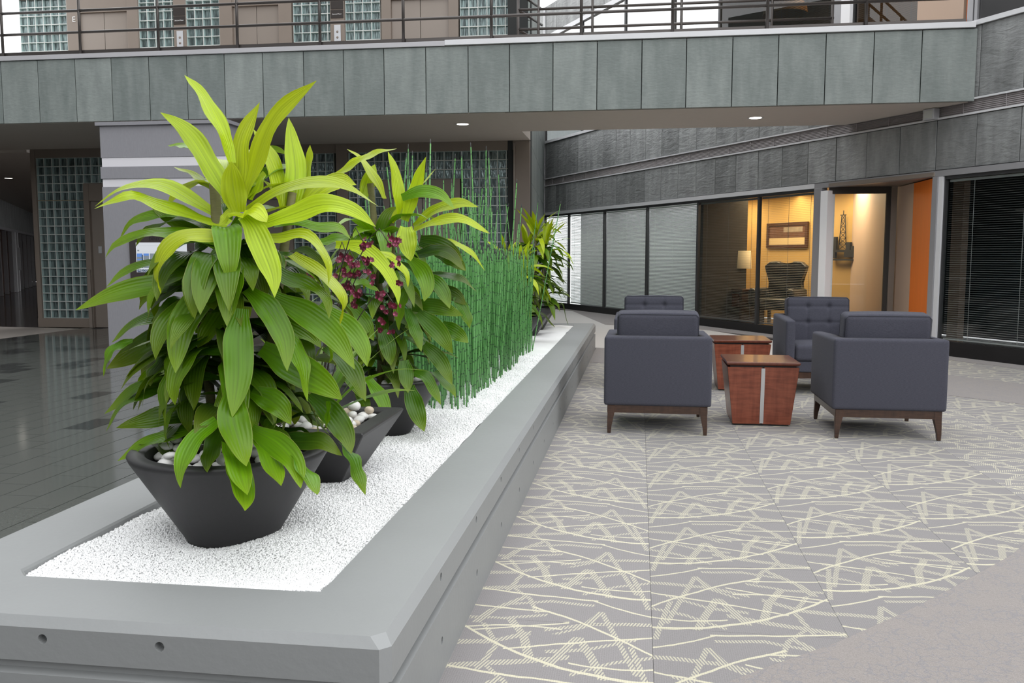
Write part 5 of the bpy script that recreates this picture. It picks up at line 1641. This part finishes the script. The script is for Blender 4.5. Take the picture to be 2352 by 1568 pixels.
# the ones that show: front row and right row first
spots.sort(key=lambda s: min(s[1] - 5.13, (-.985 - s[0]) * 1.6) + random.uniform(0, .12))
n_single = 298
bmj = bmesh.new()
uvj = bmj.loops.layers.uv.new('UVMap')
for k, (x, y) in enumerate(spots):
    tl = random.random() < (.19 if y < 6.3 else .09)
    if k < n_single:
        obj('stem', random.choice(tall if tl else short), hort, (x - HT[0], y - HT[1], 0), (0, 0, random.uniform(0, 6.283)))
    else:
        L = random.uniform(1.2, 1.6) if tl else random.uniform(.93, 1.05)
        s_ = .16 if tl else .05
        stem_bm(bmj, L, random.uniform(.0048, .0068), (x - HT[0], y - HT[1], 0), (random.uniform(-s_, s_), random.uniform(-s_, s_)), 5, uvj, random.uniform(0, 1))
obj('inner_stems', bm_mesh('inner_stems', bmj, [M['horsetail']]), hort, kind='stuff')
# ================================================================== ARMCHAIRS
def chair_proto():
    t = thing('armchair', '', 'chair', (0, 0, 0))
    W_, D_ = .746, .79
    # local: back at y = 0, front at y = D, faces +y
    # arms and back in one upholstered shell
    bm = bmesh.new()
    o_ = [(-W_ / 2, .0), (W_ / 2, .0), (W_ / 2, D_), (W_ / 2 - .085, D_), (W_ / 2 - .085, .13), (-W_ / 2 + .085, .13), (-W_ / 2 + .085, D_), (-W_ / 2, D_)]
    lo = [bm.verts.new((x, y, .20)) for x, y in o_]
    hi = [bm.verts.new((x, y, .69 if y < .5 else .675)) for x, y in o_]
    bm.faces.new(lo[::-1]); bm.faces.new(hi)
    for i in range(8):
        bm.faces.new((lo[i], lo[(i + 1) % 8], hi[(i + 1) % 8], hi[i]))
    obj('arms_and_back', bm_mesh('arms_and_back', bm, [M['fabric']], True, .026, 4), t)
    o = obj('seat_deck', bm_mesh('seat_deck', soft_box(W_ - .175, D_ - .155, .10, .015), [M['fabric']], True), t, (0, .13 + (D_ - .14) / 2 - .005, .252))
    def seat_d(v, n):
        return .012 * (1 - (v.x / .29) ** 2) * (1 - (v.y / .33) ** 2) if n.z > .5 else 0
    obj('seat_cushion', bm_mesh('seat_cushion', soft_box(W_ - .176, .62, .15, .035, disp=seat_d), [M['fabric']], True), t, (0, .475, .378))
    # back cushion: leans a little, buttoned front with stitched grid
    BW, BH, BT = .575, .44, .165
    def back_d(v, n):
        if n.y > .5:
            d = .012 * (1 - (v.x / (BW / 2)) ** 2) * (1 - (v.z / (BH / 2)) ** 2)
            for gx_ in (-.097, .097):
                d -= .007 * math.exp(-((v.x - gx_) / .010) ** 2)
            for gz in (-.02, .13):
                d -= .007 * math.exp(-((v.z - gz) / .010) ** 2)
            for gx_ in (-.097, .097):
                for gz in (-.02, .13):
                    d -= .018 * math.exp(-((v.x - gx_) ** 2 + (v.z - gz) ** 2) / .0006)
            return d
        if n.y < -.5:
            return .012 * (1 - (v.x / (BW / 2)) ** 2) * (1 - (v.z / (BH / 2)) ** 2)
        if n.z > .5:
            return .006 * (1 - (v.x / (BW / 2)) ** 2)
        return 0
    bc = obj('back_cushion', bm_mesh('back_cushion', soft_box(BW, BT, BH, .032, (44, 6, 30), back_d), [M['fabric']], True), t, (0, .205, .635), (R(7), 0, 0))
    for sy in (-1, 1):
        hx, hz, yy = BW / 2 - .012, BH / 2 - .012, sy * (BT / 2 - .012)
        ringp = [(-hx + .02, yy, hz), (hx - .02, yy, hz), (hx, yy, hz - .02), (hx, yy, -hz + .02), (hx - .02, yy, -hz), (-hx + .02, yy, -hz), (-hx, yy, -hz + .02), (-hx, yy, hz - .02), (-hx + .02, yy, hz)]
        k_ = 1.0
        ringp = [(x * 1.028, y * 1.09, z * 1.03) for x, y, z in ringp]
        tube_obj('piping', ringp, .0022, M['seam'], bc, 5)
    # wooden base
    bm = bmesh.new()
    x0, x1, y0, y1 = -.348, .348, .015, .765
    outer = rect(x0, x1, y0, y1, .004)
    inner = rect(x0 + .035, x1 - .035, y0 + .035, y1 - .035, .004)
    rg = []
    for pts, z in ((outer, .148), (outer, .202), (inner, .202), (inner, .148)):
        rg.append([bm.verts.new((x, y, z)) for x, y in pts])
    for a in range(4):
        A, B = rg[a], rg[(a + 1) % 4]
        for k in range(8):
            bm.faces.new((A[k], A[(k + 1) % 8], B[(k + 1) % 8], B[k]))
    obj('base_rail', bm_mesh('base_rail', bm, [M['walnut']]), t)
    for sx in (-1, 1):
        for ey in (0, 1):
            bm = bmesh.new()
            ox, oy = sx * .346, (.013 if ey == 0 else .767)
            dy = 1 if ey == 0 else -1
            rings = []
            for z, w, fl in ((.20, .052, 0), (.15, .050, 0), (.10, .040, .001), (.05, .031, .002), (.0, .024, .0)):
                xa, xb = ox + sx * fl, ox - sx * (w - fl)
                ya, yb = oy - dy * fl, oy + dy * (w - fl)
                rings.append([bm.verts.new(p) for p in ((xa, ya, z), (xb, ya, z), (xb, yb, z), (xa, yb, z))])
            for a, b in zip(rings[:-1], rings[1:]):
                for k in range(4):
                    bm.faces.new((a[k], a[(k + 1) % 4], b[(k + 1) % 4], b[k]))
            bm.faces.new(rings[0]); bm.faces.new(rings[-1][::-1])
            obj('leg', bm_mesh('leg', bm, [M['walnut']], bevel=.002, seg=1), t)
    return t
ch = chair_proto()
spots_c = [(.139, 6.205, 0, 'blue-grey armchair seen from behind, nearest the planter box'),
           (1.698, 6.245, 0, 'blue-grey armchair seen from behind, on the right of the near wooden table'),
           (1.690, 8.985, 180, 'blue-grey armchair facing the viewer with buttoned back, behind the right near armchair'),
           (.150, 9.03, 180, 'blue-grey armchair facing the viewer, mostly hidden behind the left near armchair')]
for k, (x, y, a, lab) in enumerate(spots_c):
    o = ch if k == 0 else copy_tree(ch)
    o.location = (x, y, 0.001)
    o.rotation_euler.z = R(a)
    tag(o, lab, 'chair', 'blue-grey lounge armchairs')

# ================================================================== SIDE TABLES
def table_proto():
    t = thing('side_table', '', 'table', (0, 0, 0))
    hw, hd = .262, .262
    bm = bmesh.new()
    rings = []
    for e, z in ((-.012, .452), (0, .462), (0, .474), (-.004, .478)):
        rings.append([bm.verts.new((x, y, z)) for x, y in rect(-hw - e * 0 + (-e), hw + e, -hd - e, hd + e, .003)])
    for a, b in zip(rings[:-1], rings[1:]):
        for k in range(8):
            bm.faces.new((a[k], a[(k + 1) % 8], b[(k + 1) % 8], b[k]))
    bm.faces.new(rings[-1]); bm.faces.new(rings[0][::-1])
    obj('table_top', bm_mesh('table_top', bm, [M['cherry_top']]), t)
    obj('shadow_gap', bm_mesh('shadow_gap', (lambda b: (bm_box(b, -.235, .235, -.235, .235, .432, .452), b)[1])(bmesh.new()), [M['black']]), t)
    def half(sx):
        bm = bmesh.new()
        zb, zt = .012, .440
        wb, wt, db, dt = .208, .256, .212, .250
        xi = .006
        b_ = [(sx * xi, -db), (sx * wb, -db), (sx * wb, db), (sx * xi, db)]
        t_ = [(sx * xi, -dt), (sx * wt, -dt), (sx * wt, dt), (sx * xi, dt)]
        lo = [bm.verts.new((x, y, zb)) for x, y in b_]
        hi = [bm.verts.new((x, y, zt)) for x, y in t_]
        bm.faces.new(lo[::-1]); bm.faces.new(hi)
        for i in range(4):
            bm.faces.new((lo[i], lo[(i + 1) % 4], hi[(i + 1) % 4], hi[i]))
        return bm_mesh('cabinet_half', bm, [M['cherry']], bevel=.002, seg=1)
    obj('cabinet_half', half(-1), t)
    obj('cabinet_half', half(1), t)
    bm = bmesh.new()
    lo = [(-.0135, -.2175, .02), (.0135, -.2175, .02), (.0135, -.205, .02), (-.0135, -.205, .02)]
    hi = [(x, y - .036, .432) for x, y, z in lo]
    v = [bm.verts.new(p) for p in lo + hi]
    bm.faces.new(v[3::-1]); bm.faces.new(v[4:])
    for i in range(4):
        bm.faces.new((v[i], v[(i + 1) % 4], v[4 + (i + 1) % 4], v[4 + i]))
    obj('metal_strip', bm_mesh('metal_strip', bm, [M['silver']]), t, label='brushed metal strip down the middle of the front')
    obj('plinth', bm_mesh('plinth', (lambda b: (bm_box(b, -.195, .195, -.20, .20, 0, .014), b)[1])(bmesh.new()), [M['black']]), t)
    return t
tb = table_proto()
tag(tb, 'near flared red wood side table with a metal strip, between the two near armchairs', 'table', 'red wood side tables')
tb.location = (.910, 6.855, .001)
t2 = copy_tree(tb)
tag(t2, 'far flared red wood side table, partly hidden behind the near one', 'table', 'red wood side tables')
t2.location = (.955, 8.575, .001)

# ================================================================== DIRECTORY KIOSK
kio = thing('directory_kiosk', 'tall grey directory column with two white bands behind the front plant', 'kiosk', (-6.15, 11.19, 0))
def kb(name, x0, x1, y0, y1, z0, z1, mat, parent=kio, bevel=.003):
    o = box(name, x0 + 6.15, x1 + 6.15, y0 - 11.19, y1 - 11.19, z0, z1, mat, bevel=bevel)
    o.parent = parent
    return o
kx0, kx1, ky0, ky1 = -7.03, -5.27, 10.92, 11.46
kb('column_body', kx0, kx1, ky0, ky1, 0, 2.262, M['kiosk'])
kb('column_body', kx0, kx1, ky0, ky1, 2.42, 2.532, M['kiosk'])
kb('column_body', kx0, kx1, ky0, ky1, 2.42 + .22, 2.945, M['kiosk'])
kb('column_body', kx0, kx1, ky0, ky1, 2.532, 2.66, M['kiosk'])
kb('white_band', kx0 + .012, kx1 - .012, ky0 + .012, ky1 - .012, 2.155, 2.262, M['white_band'])
for o in [c for c in kio.children if c.name.startswith(('white_band', 'column_body'))]:
    bpy.data.objects.remove(o)
kb('column_body', kx0, kx1, ky0, ky1, 0, 2.158, M['kiosk'])
kb('white_band', kx0 + .008, kx1 - .008, ky0 + .008, ky1 - .008, 2.158, 2.262, M['white_band'])
kb('column_body', kx0 - .008, kx1 + .008, ky0 - .008, ky1 + .008, 2.262, 2.418, M['kiosk'])
kb('white_band', kx0 + .008, kx1 - .008, ky0 + .008, ky1 - .008, 2.418, 2.535, M['white_band'])
kb('column_body', kx0, kx1, ky0, ky1, 2.535, 2.945, M['kiosk'])
kb('column_cap', kx0 - .04, kx1 + .04, ky0 - .04, ky1 + .02, 2.945, 2.990, M['kiosk'])
fr = kb('screen_frame', -6.66, -5.76, ky0 - .030, ky0 + .002, .955, 1.525, M['dark_frame'])
fc = Vector((-6.21, ky0 - .014, 1.24))
def sb(name, x0, x1, z0, z1, mat, d=.018):
    o = box(name, x0 - fc.x, x1 - fc.x, -d - .001, -.010, z0 - fc.z, z1 - fc.z, mat)
    o.parent = fr
    return o
sb('screen', -6.565, -5.85, 1.038, 1.428, M['screen'], .0175)
sb('screen_photo', -6.555, -6.475, 1.095, 1.285, M['screen_blue'], .0185)
sb('screen_photo', -6.462, -6.385, 1.095, 1.285, M['screen_blue'], .0185)
sb('screen_photo', -6.372, -6.295, 1.095, 1.285, M['screen_grey'], .0185)
for k in range(4):
    sb('screen_building', -6.555, -6.475, 1.095 + .040 * k, 1.121 + .040 * k, M['screen_grey'], .0195)
sb('screen_building', -6.485, -6.470, 1.095, 1.268, M['screen_dark'], .0197)
sb('screen_building', -6.462, -6.385, 1.095, 1.255, M['screen_grey'], .0195)
sb('screen_rule', -6.555, -5.86, 1.302, 1.305, M['screen_line'], .0185)
sb('screen_rule', -6.555, -5.86, 1.385, 1.388, M['screen_line'], .0185)
sb('screen_banner', -6.555, -5.86, 1.040, 1.075, M['screen_dark'], .0185)
sb('screen_logo', -6.545, -6.520, 1.315, 1.332, M['screen_grey'], .0185)
text_obj('screen_text', 'WELCOME', .036, M['screen'], fr, (-6.545 - fc.x, -.0200, 1.046 - fc.z), (R(90), 0, 0), .0003)
text_obj('frame_text', 'DIRECTORY', .062, M['emboss'], fr, (0, -.0165, 1.455 - fc.z), (R(90), 0, 0), .002, 'CENTER')

# ================================================================== RAILINGS
rail = thing('balcony_railing', 'dark bronze pipe railing along the front edge of the balcony', 'railing', (-2.5, 11.60, 4.02))
px = [-8.88, -7.70, -6.54, -5.40, -4.24, -3.10, -1.93, -.77, .375, 1.53, 2.70]
px = [-8.88 - 1.15 * k for k in (3, 2, 1)] + px
bm = bmesh.new()
tube(bm, [(0, 0, -.02), (0, 0, 1.07)], .020, 10)
post = bm_mesh('post', bm, [M['rail']])
for x in px:
    obj('post', post, rail, (x + 2.5, 0, 0))
def pipe(name, x0, x1, z, parent, y=0.0, r=.019):
    bm = bmesh.new()
    tube(bm, [(x0, y, z), (x1, y, z)], r, 10)
    return obj(name, bm_mesh(name, bm, [M['rail']]), parent)
for z in (.31, .60, .89, 1.07):
    pipe('rail', -10.0, 6.15, z, rail)
o = box('kick_plate', -10.0, 6.36, .03, .05, -.012, .075, M['rail'])
o.parent = rail
rear = thing('landing_railing', 'dark bronze pipe railing at the back edge of the bridge, behind the front railing', 'railing', (0, 13.20, 4.0))
for x in (-1.50, -.715, .55, 1.80, 2.62):
    obj('post', post, rear, (x, 0, 0))
obj('post', post, rear, (-1.80, 0, 0))
for z in (.27, .55, .83, 1.07):
    pipe('rail', -1.80, 2.64, z, rear)
    bm = bmesh.new()
    tube(bm, [(-1.80, 0, z), (-1.55, .9, z)], .019, 10)
    obj('rail_return', bm_mesh('rail_return', bm, [M['rail']]), rear)

# ================================================================== DOWNLIGHTS, CALL PANELS, SMALL FITTINGS
def downlight(x, y, z, label, e=45):
    t = thing('downlight', label, 'light', (x, y, z), 0, 'recessed downlights in the soffits')
    bm = bmesh.new()
    lathe(bm, [(.078, .004), (.105, -.004), (.108, .0), (.100, .006)], 28)
    obj('trim_ring', bm_mesh('trim_ring', bm, [M['white_trim']]), t)
    bm = bmesh.new()
    lathe(bm, [(0, -.002), (.080, -.002), (.080, .002)], 24)
    obj('lens', bm_mesh('lens', bm, [M['bulb']]), t)
    l_ = lamp('downlight_lamp', 'SPOT', (x, y, z - .03), e, (1, .90, .76), .06, (0, 0, 0), spot=R(110))
    l_.data.specular_factor = 0.0
downlight(-2.48, 12.43, 3.094, 'round downlight in the soffit above the rushes')
downlight(1.52, 12.43, 3.094, 'round downlight in the soffit above the armchairs')
downlight(-14.5, 18.9, 3.048, 'small lit downlight in the dark lobby ceiling at far left')
def call_panel(x, label):
    t = thing('call_panel', label, 'button panel', (x, YB - .022, 4.86))
    o = box('plate', -.055, .055, -.008, 0, -.14, .14, M['plate'], bevel=.002); o.parent = t
    for z in (.03, -.06):
        bm = bmesh.new()
        lathe(bm, [(0, .008), (.016, .008), (.020, .0)], 16)
        o = obj('button', bm_mesh('button', bm, [M['taupe']]), t, (0, -.008, z), (R(90), 0, 0))
    return t
call_panel(-7.66, 'steel lift call panel on the left taupe column upstairs')
call_panel(-4.92, 'steel lift call panel on the right taupe column upstairs')
for x, side in ((-7.66, 'left'), (-4.92, 'right')):
    t = thing('floor_sign', 'small dark floor sign above the %s lift call panel upstairs' % side, 'sign', (x, YB - .022, 5.17))
    for dz in (0, .145):
        o = box('sign_plate', -.105, .105, -.010, 0, -.065 + dz, .065 + dz, M['sign']); o.parent = t
    text_obj('sign_text', 'Second Floor', .030, M['sign_text'], t, (0, -.0115, -.012), (R(90), 0, 0), .0004, 'CENTER')
t = thing('letter_sign', 'small white letter plate beside the leftmost upstairs lift door', 'sign', (-9.56, YB - .034, 5.26))
text_obj('letter', 'E', .13, M['sign_text'], t, (-.04, 0, -.05), (R(90), 0, 0), .002)
t = thing('wall_fitting', 'small square metal fitting on the louvre band above the orange panel', 'light', (0, 0, 0))
t.matrix_world = right.matrix_world
t.location = right.location
t.rotation_euler = right.rotation_euler
o = box('fitting_body', -1.50, -1.33, -.10, .0, 2.955, 3.09, M['plate'], bevel=.006); o.parent = t
o = box('fitting_lens', -1.48, -1.35, -.106, -.099, 2.975, 3.07, M['mortar'], bevel=.002); o.parent = t

# ================================================================== BLINDS
def blind(s0, s1, z0, z1, d, label, tilt, mat, pitch=.027, cords=(.12, .5, .88)):
    t = thing('venetian_blind', label, 'blind', (0, 0, 0), 0, 'venetian blinds along the right wall')
    t.location = (4.388 + .5159 * s0 + .8567 * d, 10.798 - .8567 * s0 + .5159 * d, z0)
    t.rotation_euler.z = WANG
    w, h = s1 - s0, z1 - z0
    o = box('head_rail', 0, w, -.015, .015, h - .03, h, mat); o.parent = t
    o = box('bottom_rail', 0, w, -.013, .013, 0, .018, mat); o.parent = t
    bm = bmesh.new()
    z = .028
    c, s_ = math.cos(tilt) * .0125, math.sin(tilt) * .0125
    while z < h - .035:
        v = [bm.verts.new(p) for p in ((0, -c, z - s_), (w, -c, z - s_), (w, 0, z + .0015), (0, 0, z + .0015), (w, c, z + s_), (0, c, z + s_))]
        bm.faces.new(v[:4])
        bm.faces.new((v[3], v[2], v[4], v[5]))
        z += pitch
    obj('slats', bm_mesh('slats', bm, [mat]), t, kind='stuff')
    for k in cords:
        o = box('ladder_cord', w * k - .003, w * k + .003, -.0150, -.0135, .01, h - .02, mat); o.parent = t
    return t
ords = ['first closed grey blind from the far corner of the right wall', 'second closed grey blind from the far corner of the right wall', 'third closed grey blind from the far corner of the right wall', 'closed grey blind right beside the lit office windows']
for k in range(4):
    a, b = bays[k]
    blind(a + .03, b - .03, .15, 2.20, .075, ords[k], R(40), M['slat'])
blind(bays[4][0] + .03, bays[4][1] - .03, .15, 2.20, .075, 'opened blind in front of the lamp and desk of the lit office', R(4), M['slat_dark'])
blind(bays[5][0] + .03, bays[5][1] - .03, .15, 2.20, .075, 'opened blind in front of the picture and wing chair of the lit office', R(4), M['slat_dark'])
blind(-1.18, 1.06, .20, 2.20, .075, 'opened blind in the dark window right of the orange panel', R(4), M['slat_mid'], .027, (.16, .46, .8))
blind(-4.62, -3.24, 4.06, 6.40, .08, 'opened blind upstairs left of the white post', R(8), M['slat_dark'])
blind(-2.86, -1.78, 4.06, 6.40, .08, 'opened blind upstairs right of the white post', R(8), M['slat_dark'])

# ================================================================== OFFICE CONTENTS (seen through the glass)
def wpt(s, d, z):
    return (4.388 + .5159 * s + .8567 * d, 10.798 - .8567 * s + .5159 * d, z)
pic = thing('framed_picture', 'wide framed brown landscape picture on the ochre office wall', 'picture', wpt(-7.10, 2.53, 1.66), WANG)
for nm, x0, x1, z0, z1 in (('frame_side', -.60, .60, .185, .25), ('frame_side', -.60, .60, -.25, -.185), ('frame_side', -.60, -.53, -.185, .185), ('frame_side', .53, .60, -.185, .185)):
    o = box(nm, x0, x1, -.03, .01, z0, z1, M['frame_wood'], bevel=.004); o.parent = pic
o = box('painting', -.53, .53, -.012, .008, -.05, .185, M['paint_dark']); o.parent = pic
o = box('painting_sky', -.10, .45, -.014, -.011, .06, .16, M['paint_sky']); o.parent = pic
o = box('mat_board', -.53, .53, -.012, .008, -.185, -.05, M['mat_board']); o.parent = pic
# steel rig sculpture
rig = thing('wall_sculpture', 'dark metal oil rig silhouette sculpture on the office wall behind the glass door', 'sculpture', wpt(-5.53, 2.50, 1.33), WANG)
def rx(name, x0, x1, z0, z1, d=.05):
    o = box(name, x0, x1, -d, 0, z0, z1, M['iron']); o.parent = rig
rx('platform', -.40, .40, -.01, .035)
rx('platform_block', -.31, -.15, .035, .27)
rx('platform_block', .10, .20, .035, .17)
rx('platform_block', .22, .30, .035, .10)
rx('pontoon', -.29, -.17, -.12, -.01)
rx('pontoon', .06, .30, -.10, -.01)
rx('lower_beam', -.30, .33, -.16, -.13)
bm = bmesh.new()
def bar(a, b, r=.008):
    tube(bm, [(a[0], -.03, a[1]), (b[0], -.03, b[1])], r, 6)
bar((-.10, .035), (-.045, .66)); bar((.09, .035), (.035, .66))
for k in range(6):
    z0, z1 = .035 + .104 * k, .035 + .104 * (k + 1)
    l0, l1 = -.10 + .055 * k / 6, -.10 + .055 * (k + 1) / 6
    r0, r1 = .09 - .055 * k / 6, .09 - .055 * (k + 1) / 6
    bar((l0, z0), (r1, z1), .005); bar((r0, z0), (l1, z1), .005); bar((l1, z1), (r1, z1), .005)
bar((-.08, .66), (.06, .66)); bar((-.005, .66), (-.005, .74))
obj('derrick', bm_mesh('derrick', bm, [M['iron']]), rig, kind='stuff')
# lamp on a desk
desk = thing('office_desk', 'dark wooden desk with pale drawers under the lamp in the lit office', 'desk', wpt(-6.60, 1.05, 0), WANG)
o = box('desk_top', -.75, .42, -.28, .28, .60, .65, M['frame_wood'], bevel=.006); o.parent = desk
for x in (-.72, .32):
    o = box('desk_leg', x, x + .07, -.26, .26, 0, .60, M['frame_wood']); o.parent = desk
for x in (-.62, -.12):
    o = box('drawer', x, x + .40, -.265, .2, .32, .56, M['cherry_top'], bevel=.004); o.parent = desk
lampo = thing('table_lamp', 'table lamp with linen drum shade on the desk in the lit office', 'lamp', wpt(-6.62, 1.05, .65))
bm = bmesh.new()
lathe(bm, [(0, 0), (.075, 0), (.075, .015), (.045, .03), (.045, .33), (.02, .345), (.012, .40)], 20)
obj('lamp_base', bm_mesh('lamp_base', bm, [M['crystal']]), lampo)
bm = bmesh.new()
lathe(bm, [(.205, .37), (.19, .70), (.186, .70), (.20, .37)], 32)
obj('lamp_shade', bm_mesh('lamp_shade', bm, [M['shade']]), lampo)
lamp('upper_office_fill', 'AREA', wpt(-2.4, 1.0, 6.5), 30, (1.0, .8, .6), .6, (0, 0, 0))  # fill light added to brighten the orange wall upstairs
# wing chair
wc = thing('wing_chair', 'black leather wing chair standing in the lit office', 'chair', wpt(-5.75, 1.25, 0), WANG + R(25))
def wing_back():
    bm = bmesh.new()
    prof = [(-.36, .40), (-.34, .62), (-.27, .78), (-.37, .95), (-.40, 1.07), (-.30, 1.15), (-.16, 1.16), (-.06, 1.09), (.06, 1.09), (.16, 1.16), (.30, 1.15), (.40, 1.07), (.37, .95), (.27, .78), (.34, .62), (.36, .40)]
    a = [bm.verts.new((x, .0, z)) for x, z in prof]
    b = [bm.verts.new((x * .97, .16, z)) for x, z in prof]
    bm.faces.new(a); bm.faces.new(b[::-1])
    for i in range(len(prof)):
        j = (i + 1) % len(prof)
        bm.faces.new((a[i], b[i], b[j], a[j]))
    return bm_mesh('wing_back', bm, [M['leather']], False, .03, 3)
obj('wing_back', wing_back(), wc, (0, .2, 0))
obj('seat', bm_mesh('seat', soft_box(.62, .60, .2, .05), [M['leather']], True), wc, (0, -.08, .40))
for x in (-.36, .36):
    obj('arm', bm_mesh('arm', soft_box(.14, .62, .32, .06), [M['leather']], True), wc, (x, -.06, .52))
for x in (-.3, .3):
    for y in (-.32, .25):
        o = box('leg', x - .025, x + .025, y - .025, y + .025, 0, .31, M['frame_wood']); o.parent = wc
dl = thing('dome_lamp', 'brown dome pendant lamp in the upstairs office', 'lamp', wpt(-5.75, 1.2, 5.42))
bm = bmesh.new()
lathe(bm, [(.38, 0), (.36, .14), (.26, .26), (.10, .33), (.0, .34)], 28)
obj('dome_shade', bm_mesh('dome_shade', bm, [simple('amber dome', (.30, .13, .03), .5)]), dl)
tube_obj('pendant_rod', [(0, 0, .33), (0, 0, 1.18)], .01, M['rail'], dl, 6)
# office lights, with added fill light
for s_ in (-12.2, -10.4, -8.6, -7.2):
    lamp('closed_blind_fill', 'AREA', wpt(s_, .62, 2.42), 11, (1.0, 1.0, .96), 1.5, (0, 0, WANG), .35)  # fill added behind the closed blinds to brighten their slats
lamp('office_lamp', 'AREA', wpt(-6.6, 1.7, 2.42), 55, (1.0, .76, .45), 1.2, (0, 0, 0))
lamp('office_lamp', 'AREA', wpt(-5.0, 1.9, 2.42), 40, (1.0, .78, .5), .8, (0, 0, 0))
lamp('office_lamp', 'AREA', wpt(-8.2, 1.9, 2.42), 28, (1.0, .76, .45), .5, (0, 0, 0))
lamp('upper_office_fill', 'AREA', wpt(-5.2, 1.7, 6.55), 45, (1.0, .7, .4), 1.0, (0, 0, 0))
